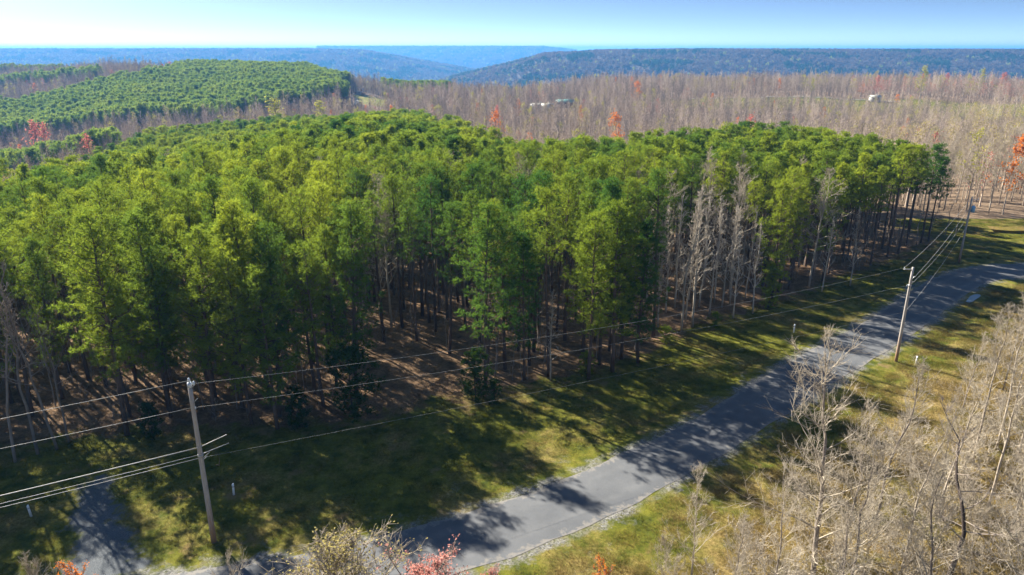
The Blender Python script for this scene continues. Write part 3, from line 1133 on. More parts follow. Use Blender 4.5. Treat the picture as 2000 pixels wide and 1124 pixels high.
BUD_R = bare_parts(661, M['bark_grey'], M['bark_grey'], M['bud_rose'], dict(per=5, size=.042, jit=.06, share=.75), h=12.0, base=.45, n1=24, n2=7, n3=6, spread=.24, twig=.012, r0=.13)
BUD_O = bare_parts(662, M['bark_grey'], M['bark_grey'], M['bud_orange'], dict(per=5, size=.042, jit=.05, share=.8), h=12.0, base=.45, n1=18, n2=6, n3=5, spread=.20, twig=.012, r0=.12)
FARB = {k: bare_parts(670 + i, M['bark_grey'], M['bark_grey'], M[k], dict(per=2, size=.17, jit=.3, share=.8), h=10.0, base=.2, n1=18, n2=5, n3=3, spread=.32, twig=.02) for i, k in enumerate(['bud_red', 'bud_orange', 'bud_yellow', 'bud_pink'])}


def stand_tree(parts, px, py, top, name, label, cat, group=None, rz=None, tilt=(0, 0), wide=1.0, z=0.0, D=None):
    """A tree whose foot is where the photo shows it (px, py on the ground) and whose top reaches row top."""
    b = gp(px, py, z)
    if D is not None:
        X_ = (px - 1000) / FPX * D * 1.02
        b = np.array([X_, D, zt(X_, D)])
    v = (top - 562) / FPX
    s_ = (SP + v * CP) / (CP - v * SP)
    h = (H - s_ * b[1]) - b[2]
    s = h / parts[0]
    return place_tree('', name, parts, (b[0], b[1], b[2] - .05), random.uniform(0, 6.28) if rz is None else rz, (s * wide, s * wide, s), label, cat, group, tilt)


R_G = 'bare trees on the near side of the lane'
RT = [  # foot px, foot py, top row, variant, width, label
    (1930, 990, 640, 4, 1.0, 'pale bare tree standing below the three white stems'),
    (1760, 1120, 800, 0, 1.0, 'slim pale bare tree between the crooked tree and the dark one'),
    (1950, 1280, 800, 5, 1.0, 'dense twiggy tree in the bottom right'),
    (1640, 1130, 780, 7, .95, 'fluffy bare tree beside the tall dense one'),
    (1585, 1150, 652, 5, 1.15, 'tall bare tree with dense pale twigs overlapping the lane'),
    (1712, 1010, 690, 6, .9, 'crooked bare tree leaning over the dry grass by the pole'),
    (1900, 905, 585, 1, .95, 'tall straight pale tree at the edge of the dry clearing'),
    (1945, 880, 560, 2, .95, 'tall pale tree second from the frame edge above the clearing'),
    (1985, 905, 540, 3, .95, 'tall white stemmed tree against the frame edge above the clearing'),
    (1975, 1040, 660, 0, 1.0, 'grey tan bare tree at the frame edge beside the dark crooked tree'),
    (1650, 1190, 850, 7, .9, 'low spreading bare tree below the tall dense one'),
    (1500, 1230, 905, 5, .8, 'grey brown bare tree at the bottom right of the lane'),
    (1990, 1180, 740, 3, 1.0, 'slim tan tree in the bottom right corner'),
    (1800, 1260, 880, 6, .95, 'wide tan tree rising from the bottom edge'),
    (1420, 1240, 985, 7, .8, 'low fan shaped bare tree nearest the lane at the bottom'),
    (1345, 1180, 905, 4, .85, 'reddish tan bare sapling at the edge of the gravel shoulder'),
    (1600, 1330, 990, 6, .85, 'short bare tree cut by the bottom edge'),
    (1880, 800, 640, 6, .9, 'small bare tree at the upper end of the dry clearing'),
    (1960, 760, 560, 4, .9, 'bare tree beside the lane just before its bend'),
    (1998, 700, 520, 0, .9, 'bare tree at the frame edge next to the lane bend'),
    (1940, 690, 600, 7, .7, 'low pale shrubby tree beside the puddle side of the lane'),
    (2030, 830, 500, 1, 1.0, 'tall tan tree partly outside the frame'),
    (1830, 1010, 700, 3, .9, 'slim bare tree just left of the white stems'),
    (1840, 920, 740, 7, .6, 'small twiggy tree in the middle of the dry clearing'),
]
for (a, b, c, v, w, lab) in RT:
    stand_tree(NEARB[v], a, b, c, 'bare_tree', lab, 'bare tree', R_G, wide=w, tilt=(random.gauss(0, .03), random.gauss(0, .03)))
stand_tree(DARKB, 1848, 1140, 850, 'bare_tree', 'dark crooked tree with a bent black trunk', 'bare tree', R_G, rz=.4, tilt=(0, .06), wide=1.1)
SH = [(1590, 985, 890, 0), (1560, 1050, 930, 1), (1760, 900, 800, 2), (1690, 1090, 960, 0), (1800, 1060, 930, 1), (1450, 1120, 1010, 2), (1880, 1010, 880, 0), (1900, 1120, 960, 2), (1300, 1150, 1040, 1), (1980, 960, 840, 1), (1740, 1180, 1030, 0), (1620, 1090, 990, 2), (1950, 850, 760, 2), (1985, 1110, 950, 0)]
SHL = ['twiggy shrub just below the crooked tree by the pole', 'leafless shrub between lane and the tall dense tree', 'shrub in the dry grass beneath the small clearing tree', 'low shrub under the wide tan tree', 'shrub left of the dark crooked trunk', 'shrub near the gravel shoulder at the bottom', 'shrub right of the slim tree by the white stems', 'shrub at the foot of the dark crooked trunk', 'shrub nearest the orange red crown', 'shrub at the frame edge below the white stems', 'shrub between the thin tan trees at the bottom', 'shrub at the foot of the tall dense tree', 'shrub beneath the two tall pale trees', 'shrub in the lower right corner']
for k, (a, b, c, v) in enumerate(SH):
    stand_tree(SHRUB[v], a, b, c, 'bare_shrub', SHL[k], 'shrub', 'leafless shrubs on the near side of the lane', wide=random.uniform(.9, 1.2))

# crowns that rise from below the drone
def crown_tree(parts, px, py, ztop, name, label, wide=1.0):
    p = gp(px, py, ztop)
    s = ztop / parts[0]
    return place_tree('', name, parts, (p[0], p[1], -.05), random.uniform(0, 6.28), (s * wide, s * wide, s), label, 'tree', None)


crown_tree(BUD_Y, 645, 1008, 12.5, 'budding_tree', 'rounded crown of pale twigs with tiny yellow green buds', 1.45)
crown_tree(BUD_R, 880, 1068, 13.0, 'red_maple', 'red budded maple crown at the bottom edge, lower middle', 1.25)
crown_tree(BUD_R, 970, 1098, 12.2, 'red_maple', 'small red budded top just beside the larger red maple', .6)
crown_tree(BUD_O, 1190, 1085, 11.0, 'orange_budded_tree', 'orange red budded crown below the lane at the bottom edge', .8)
crown_tree(BUD_O, 150, 1085, 11.5, 'orange_budded_tree', 'orange budded crown in front of the gravel drive', 1.0)
crown_tree(NEARB[5], 455, 1075, 11.5, 'bare_tree', 'bare twig tips poking up beside the yellow budded crown', .6)
crown_tree(NEARB[6], 20, 1085, 10.0, 'bare_tree', 'dim bare twig tips in the bottom left corner', .8)
crown_tree(NEARB[7], 1330, 1075, 9.0, 'bare_tree', 'bare twigs rising beside the orange red crown', .8)

# pale hardwoods on the edge of the pines
PT = [(1330, 648, 375, 0, 'tallest pale stem of the leafless clump at the pine edge'), (1338, 630, 400, 1, 'pale stem leaning right within the leafless clump'), (1352, 640, 360, 2, 'white barked stem on the right side of the leafless clump'),
      (1300, 612, 400, 1, 'pale tree just left of the leafless clump'), (1385, 618, 405, 0, 'pale tree just right of the leafless clump'), (1432, 622, 450, 2, 'thin pale tree between clump and yellow green pine'),
      (1470, 612, 430, 1, 'thin pale tree beside the bright hanging pine boughs'), (1262, 600, 385, 2, 'pale tree behind the dark pine left of the clump'), (1410, 600, 395, 0, 'slender pale tree behind the gap right of the clump'),
      (1075, 744, 560, 1, 'small white trunked tree in front of the pines'), (940, 668, 420, 0, 'pale grey trunk rising through the pines above the middle lane'), (742, 620, 375, 1, 'leafless tan tree deep in the pines left of middle'),
      (1318, 600, 372, 1, 'white stem behind the left side of the leafless clump'), (1365, 600, 368, 0, 'white stem behind the middle of the leafless clump'), (1395, 590, 380, 2, 'white stem behind the right side of the leafless clump'), (1345, 585, 362, 1, 'tall pale stem deep behind the leafless clump'), (1425, 596, 398, 1, 'pale stem deep right of the leafless clump'), (1285, 640, 430, 2, 'pale sapling between dark pine and leafless clump'), (1455, 585, 400, 0, 'pale stem just left of the bright yellow green pine'),
      (790, 600, 370, 2, 'leafless tan tree beside the dark gap in the pines'), (690, 560, 380, 0, 'leafless pale crown showing among pine tops'), (1660, 560, 400, 1, 'bare tree in shade near the far pine edge'), (1605, 570, 420, 2, 'bare grey tree at the foot of the sunlit pine')]
for (a, b, c, v, lab) in PT:
    stand_tree(POLE_T[v], a, b, c, 'bare_tree', lab, 'bare tree', 'leafless trees along the pine edge', wide=1.15, tilt=(random.gauss(0, .02), random.gauss(0, .03)))
INN = [(640, 560, 'left of the tan gap'), (715, 590, 'in the tan gap left of middle'), (765, 640, 'at the lower end of the tan gap'), (735, 520, 'at the upper end of the tan gap'), (800, 540, 'right of the tan gap'), (850, 560, 'above the grassy bay'), (880, 520, 'above and right of the grassy bay'),
       (600, 470, 'far up the left canopy'), (450, 520, 'above the drive pole'), (360, 470, 'high on the left canopy'), (905, 470, 'high in the middle canopy'), (1010, 560, 'behind the middle edge pines'), (1050, 500, 'high behind the middle edge pines'), (1235, 560, 'behind the dark edge pine'),
       (1255, 520, 'higher behind the dark edge pine'), (1290, 575, 'just behind the leafless clump'), (1375, 560, 'right behind the leafless clump'), (1425, 575, 'behind the thin pale trees'), (1450, 540, 'higher behind the thin pale trees'), (1345, 530, 'up behind the leafless clump'), (1560, 520, 'beside the tall sunlit pine'), (1580, 560, 'below the tall sunlit pine'), (1120, 470, 'in the dip of the skyline')]
for (a, b, w_) in INN:
    p = gp(a, b)
    k = random.randrange(5)
    place_tree('', 'bare_tree', NEARB[k], (p[0], p[1], zt(p[0], p[1]) - .1), random.uniform(0, 6.28), (1.25, 1.25, 17.2 / NEARB[k][0] * random.uniform(.92, 1.05)), 'leafless tan tree among the pines %s' % w_, 'bare tree', 'leafless trees inside the pine stand')
for (a, b, c, v, lab) in [(30, 905, 520, 0, 'thin bluish bare tree in the shade at the far left'), (75, 890, 500, 1, 'second thin bare tree in the shade at the far left'), (112, 880, 540, 0, 'forked thin bare tree in shade left of the drive'), (135, 865, 600, 1, 'short bare tree in shade just left of the drive'), (-10, 880, 480, 1, 'shaded bare tree cut by the left frame edge'),
                          (1812, 470, 375, 0, 'dark bare tree in shade behind the far pole'), (1845, 462, 372, 1, 'dark bare tree in shade beside the far pole'), (1866, 458, 390, 0, 'leaning dark bare tree just before the sunny clearing'), (1885, 462, 395, 1, 'dark bare tree at the corner of the sunny clearing'), (1790, 480, 380, 1, 'dark bare tree at the end of the pine stand')]:
    stand_tree(SHADE_T[v], a, b, c, 'bare_tree', lab, 'bare tree', 'bare trees in shade at the ends of the stand', wide=1.3 if a > 1000 else 1.0, tilt=(random.gauss(0, .03), random.gauss(0, .05)))

# hardwoods past the road's end, nearest first
for k, i in enumerate(near_h):
    v = int(RNG.integers(0, 5))
    s = float(RNG.uniform(.75, 1.0))
    place_tree('', 'bare_tree', NEARB[v], (x[i], D[i], zt_[i] - .1), float(RNG.uniform(0, 6.28)), (s, s, s), 'tan leafless tree in the sunlit wood beyond the lane bend', 'bare tree', 'sunlit wood beyond the lane bend')

BIG = [(1195, 726, 392, 6, 1.25, 'large dark green pine standing forward of the stand near its middle'), (1150, 742, 420, 7, 1.1, 'dense dark pine just left of the large forward pine'), (1248, 708, 432, 8, 1.15, 'dark pine just right of the large forward pine'),
       (1505, 598, 352, 6, 1.05, 'tall bright yellow green pine with boughs low on its trunk'), (985, 700, 430, 7, 1.05, 'edge pine with wide boughs right of the grassy bay'), (545, 838, 520, 8, 1.2, 'wide bough pine overhanging the wires near the drive pole'), (250, 850, 420, 7, 1.15, 'wide bough pine standing behind the head of the drive')]
for (a, b, c, v, w, lab) in BIG:
    stand_tree(PINE[v], a, b, c, 'pine_tree', lab, 'pine tree', 'front row of the pine stand', wide=w)

# dark cedars and young pines under the edge
M_CED = []
for k, (h_, b_, s_) in enumerate([(4.5, .03, 1.7), (5.5, .03, 1.5)]):
    tp, tr, br, NV, NF = pine_shape(700 + k, h_, b_, s_, K=12, nlen=.20, nwid=.02, dens=2.0, clump=9)
    tv, tf = loft(tp, tr, 6)
    bv, bf = tubes(br, 3)
    M_CED.append([h_, mesh_np('cedar_trunk', tv, tf, [M['bark_dark']]), mesh_np('cedar_branches', bv, [bf], [M['bark_dark']]), mesh_np('cedar_crown', NV, [NF], [M['needles_dark']])])
    M_CED.append([h_, M_CED[-1][1], M_CED[-1][2], mesh_np('sapling_crown', NV, [NF], [M['needles']])])
for (a, b, c, v, w, lab) in [(690, 808, 690, 0, 1.0, 'dark bushy cedar at the pine edge left of the bay'), (930, 782, 690, 2, 1.0, 'dark bushy cedar at the pine edge right of the bay'), (965, 790, 745, 0, .9, 'small dark cedar beside the larger one right of the bay'),
                             (1300, 672, 640, 1, 1.2, 'low green sapling at the foot of the dark edge pine'), (1395, 640, 612, 1, 1.0, 'tiny green sapling right of the leafless clump'), (1145, 735, 690, 3, 1.1, 'green sapling with drooping boughs under the edge pines'),
                             (1500, 600, 520, 3, .8, 'bright green young pine catching sun at the edge'), (585, 835, 760, 2, 1.0, 'dark young evergreen below the pole wires'), (300, 855, 790, 2, 1.0, 'dark young evergreen beside the gravel drive')]:
    stand_tree(M_CED[v], a, b, c, 'evergreen_sapling', lab, 'evergreen', None, wide=w)

# coloured trees one can pick out in the distance
FT = [('bud_pink', 722, 610, 190, .8, 'pink redbud small and upright beside the hill road'), ('bud_pink', 737, 575, 191, 1.0, 'pink redbud in full bloom below the hill road'), ('bud_pink', 745, 560, 196, .9, 'pink redbud lowest beside the hill road'),
      ('bud_orange', 970, 300, 216, 1.2, 'orange budded tree in the bare wood behind the pine crest'), ('bud_red', 972, 330, 207, .7, 'small red tree just above the orange one'), ('bud_orange', 1232, 480, 158, 1.4, 'rust orange tree high on the bare ridge'),
      ('bud_orange', 1074, 560, 168, 1.0, 'small orange tree on the ridge left of the house'), ('bud_red', 100, 300, 236, 1.1, 'bright coral red tree in the hollow at the far left'), ('bud_red', 122, 305, 240, 1.0, 'small coral tree beside the bright one in the hollow'),
      ('bud_red', 200, 235, 262, 1.0, 'red tree in the grey wood below the hill'), ('bud_orange', 1195, 260, 218, 1.0, 'orange tree low in the bare wood'), ('bud_red', 1445, 230, 226, 1.0, 'red tree just behind the right pine crest'),
      ('bud_orange', 1715, 470, 184, 1.6, 'orange tree beside the ridge field'), ('bud_red', 1740, 465, 186, 1.0, 'red orange bush beside the orange tree by the field'), ('bud_red', 1675, 520, 148, 1.4, 'red crowned tree on the ridge above the white shed'),
      ('bud_red', 1905, 520, 142, 1.6, 'large red maple on the skyline of the right ridge'), ('bud_red', 1800, 530, 143, 1.2, 'dusky red maple on the right ridge'), ('bud_yellow', 1756, 500, 128, 1.3, 'tall yellow green tree topping the right ridge'),
      ('bud_yellow', 1555, 520, 152, 1.2, 'yellow green tree on the ridge above the pale road'), ('bud_yellow', 1866, 520, 134, 1.0, 'pale green pointed tree against the blue plateau'), ('bud_orange', 1950, 470, 178, 1.2, 'orange topped tree over the bright hay strip'),
      ('bud_yellow', 560, 330, 192, 2.2, 'lime green tree in front of the pine hill'), ('bud_yellow', 640, 340, 196, 1.8, 'dull green tree in front of the pine hill'), ('bud_red', 265, 640, 137, 1.5, 'red tree on the purple slope behind the hill'),
      ('bud_red', 375, 760, 121, 2.0, 'red crowned tree behind the long white building'), ('bud_orange', 728, 420, 205, 1.0, 'peach coloured tree under the hill road'), ('bud_red', 1935, 200, 300, 1.0, 'faint red tree in the sunny wood at the right')]
for (m_, px_, D_, top, w, lab) in FT:
    stand_tree(FARB[m_], px_, 0, top, 'flowering_tree' if m_ == 'bud_pink' else 'budding_tree', lab, 'tree', 'coloured trees in the far woods', wide=w * .75, D=D_)

# ------------------------------------------------------------------ utility poles and wires
def insulator(pos, r=.07, h=.2):
    zs = np.array([0, .03, .05, .08, .10, .13, .16, .2]) * h / .2
    rs = np.array([.5, .55, 1, .6, 1, .6, .75, .3]) * r
    return loft([(pos[0], pos[1], pos[2] + z) for z in zs], rs, 10)


def pole(base, h, label, r0=.17, r1=.11):
    b = np.array(base)
    root = empty('utility_pole', b)
    tag(root, label, 'utility pole', 'utility poles along the lane')
    zs = np.linspace(-.4, h, 9)
    V, F = loft([(0, 0, z) for z in zs], r0 + (r1 - r0) * (zs + .4) / (h + .4), 14)
    link('shaft', mesh_np('pole_shaft', V, F, [M['pole']], smooth=False), root)
    return root


def part(root, name, vf, mat):
    V, F = vf
    F = F if isinstance(F, list) else [F]
    return link(name, mesh_np(name, V, F, [mat]), root)


P1, P2, P3 = gp(418, 1058), gp(1750, 705), gp(1873, 512)
h1, h2, h3 = 11.2, 9.9, 9.6
line = unit((P2 - P1))
perp = np.array([line[1], -line[0], 0])            # towards the lane's near side
pl1 = pole(P1, h1, 'weathered utility pole with rusty brown foot beside the gravel drive', .18, .12)
part(pl1, 'top_cap', loft([(0, 0, h1 - .25), (0, 0, h1 + .05)], [.135, .13], 10), M['porcelain'])
part(pl1, 'insulator', insulator((0, 0, h1 + .05), .10, .30), M['porcelain'])
part(pl1, 'insulator', insulator((.26, .02, h1 - .12), .09, .26), M['porcelain'])
part(pl1, 'bracket', tubes([(0, 0, h1 - .35, .28, .02, h1 - .12, .025, .025)], 6), M['metal'])
part(pl1, 'bracket', tubes([(.1, 0, h1 - 1.25, .40, -.05, h1 - .95, .022, .022)], 6), M['metal'])
part(pl1, 'insulator', insulator((.13, 0, h1 - 1.72), .06, .2), M['porcelain'])
part(pl1, 'service_cable', tubes([(.05, -.12, h1 - 4.25, 1.55, .55, h1 - 3.75, .03, .02)], 6), M['wire'])
part(pl1, 'service_cable', tubes([(.05, -.12, h1 - 4.75, 1.6, .55, h1 - 4.35, .028, .018)], 6), M['wire'])
part(pl1, 'bracket', tubes([(.1, -.05, h1 - 5.1, .55, .1, h1 - 4.7, .022, .022), (.1, -.05, h1 - 5.2, .35, .1, h1 - 5.0, .022, .022)], 6), M['metal'])
part(pl1, 'splice_case', loft([(.75, .2, h1 - 5.7), (.95, .25, h1 - 5.72), (1.0, .26, h1 - 5.3), (.98, .26, h1 - 4.8)], [.03, .035, .02, .015], 6), M['bark_dark'])
part(pl1, 'clamp_band', loft([(0, 0, h1 - 4.95), (0, 0, h1 - 4.80)], [.165, .165], 14), M['metal'])

pl2 = pole(P2, h2, 'pale straight utility pole on the near side of the lane', .16, .115)
part(pl2, 'arm', box_vf(-.42, .05, h2 - .22, .84, .09, .09), M['metal'])
part(pl2, 'insulator', insulator((-.8, .05, h2 - .18), .06, .2), M['porcelain'])
part(pl2, 'insulator', insulator((-.24, .02, h2 - 1.95), .06, .2), M['porcelain'])
part(pl2, 'bracket', tubes([(.1, 0, h2 - 1.2, .3, 0, h2 - .9, .03, .03), (.1, 0, h2 - 1.5, .28, 0, h2 - 1.45, .03, .03)], 6), M['metal'])
part(pl2, 'clamp_band', loft([(0, 0, h2 - 1.9), (0, 0, h2 - 1.78)], [.145, .145], 14), M['metal'])

pl3 = pole(P3, h3, 'bluish utility pole carrying a blue transformer at the lane bend', .16, .11)
part(pl3, 'transformer', loft([(.42, -.1, h3 - 2.05), (.42, -.1, h3 - 2.0), (.42, -.1, h3 - 1.2), (.42, -.1, h3 - 1.15)], [.22, .27, .27, .2], 14), M['transformer'])
part(pl3, 'insulator', insulator((.42, -.1, h3 - 1.15), .07, .3), M['porcelain'])
part(pl3, 'insulator', insulator((0, 0, h3), .08, .25), M['porcelain'])
part(pl3, 'arm', box_vf(.5, .02, h3 - .25, 1.0, .08, .08), M['metal'])
part(pl3, 'insulator', insulator((.95, .02, h3 - .21), .06, .25), M['porcelain'])
part(pl3, 'bracket', tubes([(0, 0, h3 - 1.5, .3, -.08, h3 - 1.5, .03, .03)], 6), M['metal'])


def wire(a, b, sag, r, label, name='power_line', group='wires strung along the poles', mat='wire'):
    a, b = np.array(a, float), np.array(b, float)
    ts_ = np.linspace(0, 1, 25)
    pts = a[None] * (1 - ts_[:, None]) + b[None] * ts_[:, None]
    pts[:, 2] -= sag * 4 * ts_ * (1 - ts_)
    V, F = loft(pts, np.full(25, r), 6)
    tag(link(name, mesh_np(name, V, F, [M['wire_dark' if 'spanning' in label else mat]], smooth=True)), label, 'wire', group)


Z = lambda p, dz, dx=0, dy=0: (p[0] + dx, p[1] + dy, dz)
P0 = P1 - (P2 - P1) * 1.0
P0[2] = 0
wire(Z(P0, 11.4), Z(P1, h1 + .18), .6, .011, 'top bare wire running from the drive pole out past the left frame edge')
wire(Z(P0, 9.9), Z(P1, h1 - 1.6), .6, .011, 'second bare wire running from the drive pole past the left frame edge')
wire(Z(P0, 6.9), Z(P1, h1 - 4.25, .05, -.12), .7, .026, 'thick service cable below the bare wires on the left of the drive pole')
wire(Z(P0, 6.65), Z(P1, h1 - 4.75, .05, -.12), .75, .013, 'upper thin cable under the thick service cable')
wire(Z(P0, 6.2), Z(P1, h1 - 5.05), .7, .014, 'lowest thin cable left of the drive pole')
wire(Z(P1, h1 - .02, .26, .02), Z(P2, h2 - .05, -.8, .05), .9, .0075, 'top wire spanning from the drive pole to the roadside pole')
wire(Z(P1, h1 - 1.6, .13), Z(P2, h2 - 1.85, -.24), .7, .0075, 'second wire spanning from the drive pole to the roadside pole')
wire(Z(P1, h1 - 5.05), Z(P2, h2 - 4.6), .35, .006, 'low wire spanning from the drive pole to the roadside pole')
wire(Z(P2, h2 - .05, -.8, .05), Z(P3, h3 + .15), .6, .013, 'top wire from the roadside pole to the transformer pole')
wire(Z(P2, h2 - 1.0, .3), Z(P3, h3 - 1.1), .6, .013, 'second wire from the roadside pole to the transformer pole')
wire(Z(P2, h2 - 1.85), Z(P3, h3 - 2.6), .7, .011, 'third wire from the roadside pole to the transformer pole')
wire(Z(P2, h2 - 4.6), Z(P3, h3 - 4.3), .7, .011, 'lowest wire from the roadside pole to the transformer pole')
GA = gp(1842, 492)
gdir = Z(P3, h3 - 2.2)
wire(gdir, GA, .0, .012, 'guy wire anchoring the transformer pole', 'guy_wire')
ga = np.array(GA)
gt = ga + (np.array(gdir) - ga) * .27
gv = loft([ga, ga * .5 + gt * .5, gt], [.05, .05, .05], 8)
tag(link('guy_guard', mesh_np('guy_guard', *gv, [M['yellow_pvc']])), 'yellow plastic guard sleeved on the guy wire', 'guy guard')

# white marker posts
def marker(px, py, h, label, tilt):
    b = gp(px, py)
    root = empty('marker_post', (b[0], b[1], -.1), random.uniform(0, 3), 1.0, tilt)
    tag(root, label, 'marker post', 'white utility marker posts')
    V, F = loft([(0, 0, 0), (0, 0, h * .5), (0, 0, h)], [.075, .075, .075], 12)
    V[-12:, 2] += V[-12:, 0] * .9
    part(root, 'pipe', (V, F), M['white_pvc'])
    V, F = loft([(0, 0, h * .78), (0, 0, h * .86)], [.078, .078], 12, cap=False)
    part(root, 'band', (V, F), M['metal'])


marker(457, 967, .95, 'white pipe marker in the shaded grass right of the drive pole', (0, .03))
marker(61, 1008, .95, 'white pipe marker in the shaded grass left of the gravel drive', (0, -.1))
marker(1550, 650, 1.0, 'white pipe marker in sunlit grass between pines and lane', (.0, .12))
marker(1789, 710, .8, 'white pipe marker beside the roadside pole', (0, .03))

# ------------------------------------------------------------------ houses on the far slopes
def house(px, D, L, W, wh, rh, rz, wallm, roofm, label, z_add=0.0, nwin=4, name='house'):
    X_ = (px - 1000) / FPX * D * 1.02
    b = (X_, D, zt(X_, D) + z_add)
    root = empty(name, b, rz)
    tag(root, label, 'house')
    part(root, 'wall', box_vf(0, 0, wh / 2 - 1, L, W, wh + 2), wallm)
    e = .5
    V = np.array([(-L / 2 - e, -W / 2 - e, wh), (L / 2 + e, -W / 2 - e, wh), (L / 2 + e, W / 2 + e, wh), (-L / 2 - e, W / 2 + e, wh), (-L / 2 - e, 0, wh + rh), (L / 2 + e, 0, wh + rh)])
    V = np.r_[V, V - (0, 0, .2)]
    F = [np.array([[0, 1, 5, 4], [2, 3, 4, 5], [6, 10, 11, 7], [8, 11, 10, 9], [0, 6, 7, 1], [2, 8, 9, 3]]), np.array([[0, 4, 10], [1, 7, 11]])]
    F = [np.array([[0, 1, 5, 4], [2, 3, 4, 5], [7, 6, 10, 11], [9, 8, 11, 10], [1, 0, 6, 7], [3, 2, 8, 9], [0, 4, 10, 6], [4, 3, 9, 10], [5, 1, 7, 11], [2, 5, 11, 8]])]
    rf = part(root, 'roof', (V, F), roofm)
    part(rf, 'chimney', box_vf(L * .2, W * .2, wh + rh, .7, .7, 1.6), M['concrete'])
    for k in range(nwin):
        cx = (k + .5) / nwin * L - L / 2
        if k == nwin // 2:
            part(root, 'door', box_vf(cx, -W / 2 - .02, 1.05, 1.0, .08, 2.1), M['wall_dark'])
        else:
            wv_ = part(root, 'window', box_vf(cx, -W / 2 - .02, wh * .58, 1.3, .10, 1.1), M['wall_white'])
            part(wv_, 'pane', box_vf(cx, -W / 2 - .05, wh * .58, 1.1, .10, .9), M['glass'])
    return root


house(1049, 478, 9.5, 7.5, 3.0, 2.2, .04, M['wall_teal'], M['roof_pale'], 'house with pale roof over teal front wall in the bare wood', z_add=1.0)
house(1066, 478, 7.0, 7.0, 3.0, 2.1, .04, M['wall_teal'], M['roof_pale'], 'smaller pale roofed wing just right of the teal house', z_add=1.0, nwin=3)
house(1098, 500, 12.0, 6.0, 2.8, 1.6, -.05, M['wall_dark'], M['roof_teal'], 'long shed with teal roof right of the pale roofed house', z_add=1.0, nwin=3)
house(352, 800, 17.0, 8.0, 3.2, 1.6, .0, M['wall_white'], M['roof_pale'], 'long white building on the hill beyond the pine plantation', z_add=7.5, nwin=5)
house(339, 770, 4.0, 4.0, 2.6, 1.2, .2, M['wall_white'], M['roof_pale'], 'tiny white shed below the long white building', z_add=5.5, nwin=1, name='shed')
house(1673, 500, 6.0, 4.5, 2.4, 1.2, -.1, M['wall_white'], M['roof_pale'], 'small white shed on the ridge beside the orange tree', z_add=.5, nwin=2, name='shed')
house(1999, 330, 10.0, 8.0, 3.0, 2.4, .3, M['wall_dark'], M['roof_green'], 'green roofed cabin at the frame edge above the sunny wood', z_add=1.0, nwin=3)

# roads far off
def strip(name, pts, width, mat, label):
    P_ = np.array(pts, float)
    dd = np.r_[0, np.cumsum(np.linalg.norm(np.diff(P_, axis=0), axis=1))]
    s = np.linspace(0, dd[-1], 60)
    c = np.stack([np.interp(s, dd, P_[:, k]) for k in range(2)], 1)
    tn_ = np.gradient(c, axis=0)
    tn_ /= np.linalg.norm(tn_, axis=1, keepdims=True)
    nm = np.stack([-tn_[:, 1], tn_[:, 0]], 1)
    rows = []
    for f in (-.5, -.17, .17, .5):
        q = c + nm * width * f
        rows.append(np.c_[q, terrain(q[:, 0], q[:, 1]) + .5])
    V = np.stack(rows, 1).reshape(-1, 3)
    i = (np.arange(59)[:, None] * 4 + np.arange(3)[None, :]).ravel()
    me = mesh_np(name, V, [np.stack([i, i + 1, i + 5, i + 4], 1)], [mat], smooth=True)
    tag(link(name, me), label, kind='structure')


fx = lambda px, D: ((px - 1000) / FPX * D * 1.02, D)
M['far_road'] = plain('pale_chip_road', (.24, .23, .205), .9, .2)
strip('ridge_road', [fx(1280, 530), fx(1450, 520), fx(1600, 510), fx(1720, 495)], 3.6, M['far_road'], 'pale road crossing the bare ridge')
strip('hill_road', [fx(676, 600), fx(692, 585), fx(705, 560), fx(708, 530), fx(700, 500)], 6.5, M['far_road'], 'road cresting between pine hill and redbuds')
strip('dirt_track', [fx(1935, 122), fx(1975, 121), fx(2060, 122)], 3.0, M['straw'], 'pale dirt track in the sunny clearing')

# ------------------------------------------------------------------ grass and low growth
def grass_patch(seed, mat, n=170, r=.75, hmin=.05, hmax=.15):
    q = np.random.default_rng(seed)
    a, rr = q.uniform(0, 6.28, n), r * np.sqrt(q.random(n))
    c = np.c_[rr * np.cos(a), rr * np.sin(a), np.full(n, -.03)]
    hgt = q.uniform(hmin, hmax, n)
    ln = q.normal(0, .5, (n, 2)) * hgt[:, None]
    b = q.uniform(0, 6.28, n)
    w = np.c_[np.cos(b), np.sin(b), np.zeros(n)] * .012
    tip = c + np.c_[ln, hgt]
    V = np.stack([c - w, c + w, tip], 1).reshape(-1, 3)
    return mesh_np('grass_clump', V, [np.arange(len(V)).reshape(-1, 3)], [mat])


GP = [grass_patch(800 + k, M['grass']) for k in range(3)] + [grass_patch(810 + k, M['straw'], 190, .8, .08, .26) for k in range(3)]
q = np.c_[RNG.uniform(-50, 95, 26000), RNG.uniform(22, 130, 26000)]
gpx = 1000 + 1400 * q[:, 0] / (q[:, 1] * CP + H * SP)
d1, d2, d3 = poly_sd(q, ROAD_POLY), poly_sd(q, STAND_POLY), poly_sd(q, DRIVE_POLY)
m = (gpx > -60) & (gpx < 2060) & (d1 < -.9) & (d2 < 1.0) & (d3 < -.3) & ((d1 < -1.8) | (RNG.random(len(q)) < .35))
q = q[m]
kk = np.argmin((q[:, :1] - RM[None, :, 0]) ** 2 + (q[:, 1:] - RM[None, :, 1]) ** 2, axis=1)
sid = (q[:, 0] - RM[kk, 0]) * tn[kk, 1] - (q[:, 1] - RM[kk, 1]) * tn[kk, 0]
var = np.where((sid > 0) & (RNG.random(len(q)) < .8), RNG.integers(3, 6, len(q)), RNG.integers(0, 3, len(q)))
d1 = d1[m]
zq = .16 * wob(q[:, 0], q[:, 1], 9, 21) + .08 * wob(q[:, 0], q[:, 1], 3.1, 22)
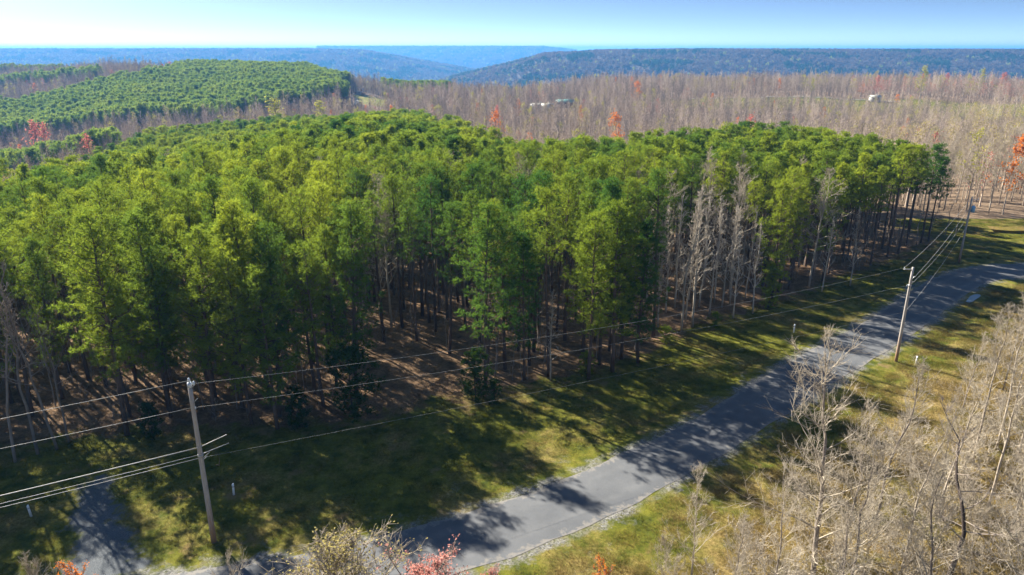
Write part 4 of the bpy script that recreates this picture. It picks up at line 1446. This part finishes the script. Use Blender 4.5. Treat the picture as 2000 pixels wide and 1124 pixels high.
zq = zq * sstep(.8, 5, -d1) * (1 - sstep(110, 150, q[:, 1])) + terrain(q[:, 0], q[:, 1]) - .16 * np.exp(-((-d1 - 2.6) / .9) ** 2) * (q[:, 0] > 8)
scatter('grass', np.c_[q, zq], var, RNG.uniform(0, 6.28, len(q)), RNG.uniform(.8, 1.3, len(q)), GP, 'short patchy grass and straw on the verges')

# brush under the bare trees on the near side
BR = [bare_joined(820 + k, M['twig_tan'], h=1.6, base=.02, n1=16, n2=4, n3=3, spread=.5, twig=.006, r0=.03, up=1.2) for k in range(3)]
q = np.c_[RNG.uniform(0, 75, 5000), RNG.uniform(20, 100, 5000)]
d1 = poly_sd(q, ROAD_POLY)
kk = np.argmin((q[:, :1] - RM[None, :, 0]) ** 2 + (q[:, 1:] - RM[None, :, 1]) ** 2, axis=1)
sid = (q[:, 0] - RM[kk, 0]) * tn[kk, 1] - (q[:, 1] - RM[kk, 1]) * tn[kk, 0]
lim = 6 + 5 * (wob(q[:, 0], q[:, 1], 18, 61) * .5 + .5) + np.interp(q[:, 1], [40, 60, 80], [0, 5, 2])
q = q[(sid > 0) & (-d1 > lim)][:1500]
scatter('undergrowth', np.c_[q, terrain(q[:, 0], q[:, 1]) - .05], RNG.integers(0, 3, len(q)), RNG.uniform(0, 6.28, len(q)), RNG.uniform(.6, 1.9, len(q)), BR, 'thin leafless brush under the near trees')

# dead twiggy understorey inside the pine stand
q = SP_[(dist_cam < 130) & inview]
q = q + RNG.normal(0, 1.4, q.shape)
q = np.r_[q, q + RNG.normal(0, 1.5, q.shape)]
q = q[poly_sd(q, STAND_POLY) > .2]
BR2 = [bare_joined(830 + k, M['bark_grey'], h=3.0, base=.1, n1=10, n2=4, n3=2, spread=.4, twig=.009, r0=.04, up=1.1) for k in range(2)] + [bare_joined(835 + k, M['bark_grey'], h=8.0, base=.35, n1=12, n2=4, n3=2, spread=.16, twig=.009, bend=.12, r0=.075, up=1.2) for k in range(2)]
scatter('stand_undergrowth', np.c_[q, terrain(q[:, 0], q[:, 1]) - .05], RNG.integers(0, 4, len(q)), RNG.uniform(0, 6.28, len(q)), RNG.uniform(.5, 1.3, len(q)), BR2, 'grey dead twigs and saplings under the pines')

# ------------------------------------------------------------------ the air
t = NT('haze_air')
pv = t.add('ShaderNodeVolumePrincipled')
pv.inputs['Color'].default_value = (.13, .44, 1.0, 1)
pv.inputs['Density'].default_value = 1.5e-4
pv.inputs['Anisotropy'].default_value = 0.2
t.l.new(pv.outputs[0], t.out.inputs['Volume'])
V, Q = box_vf(1000, 7600, -55.0, 26000, 17500, 270)
tag(link('haze', mesh_np('haze', V, [Q], [t.m])), 'thin blue air over the valley', kind='stuff')
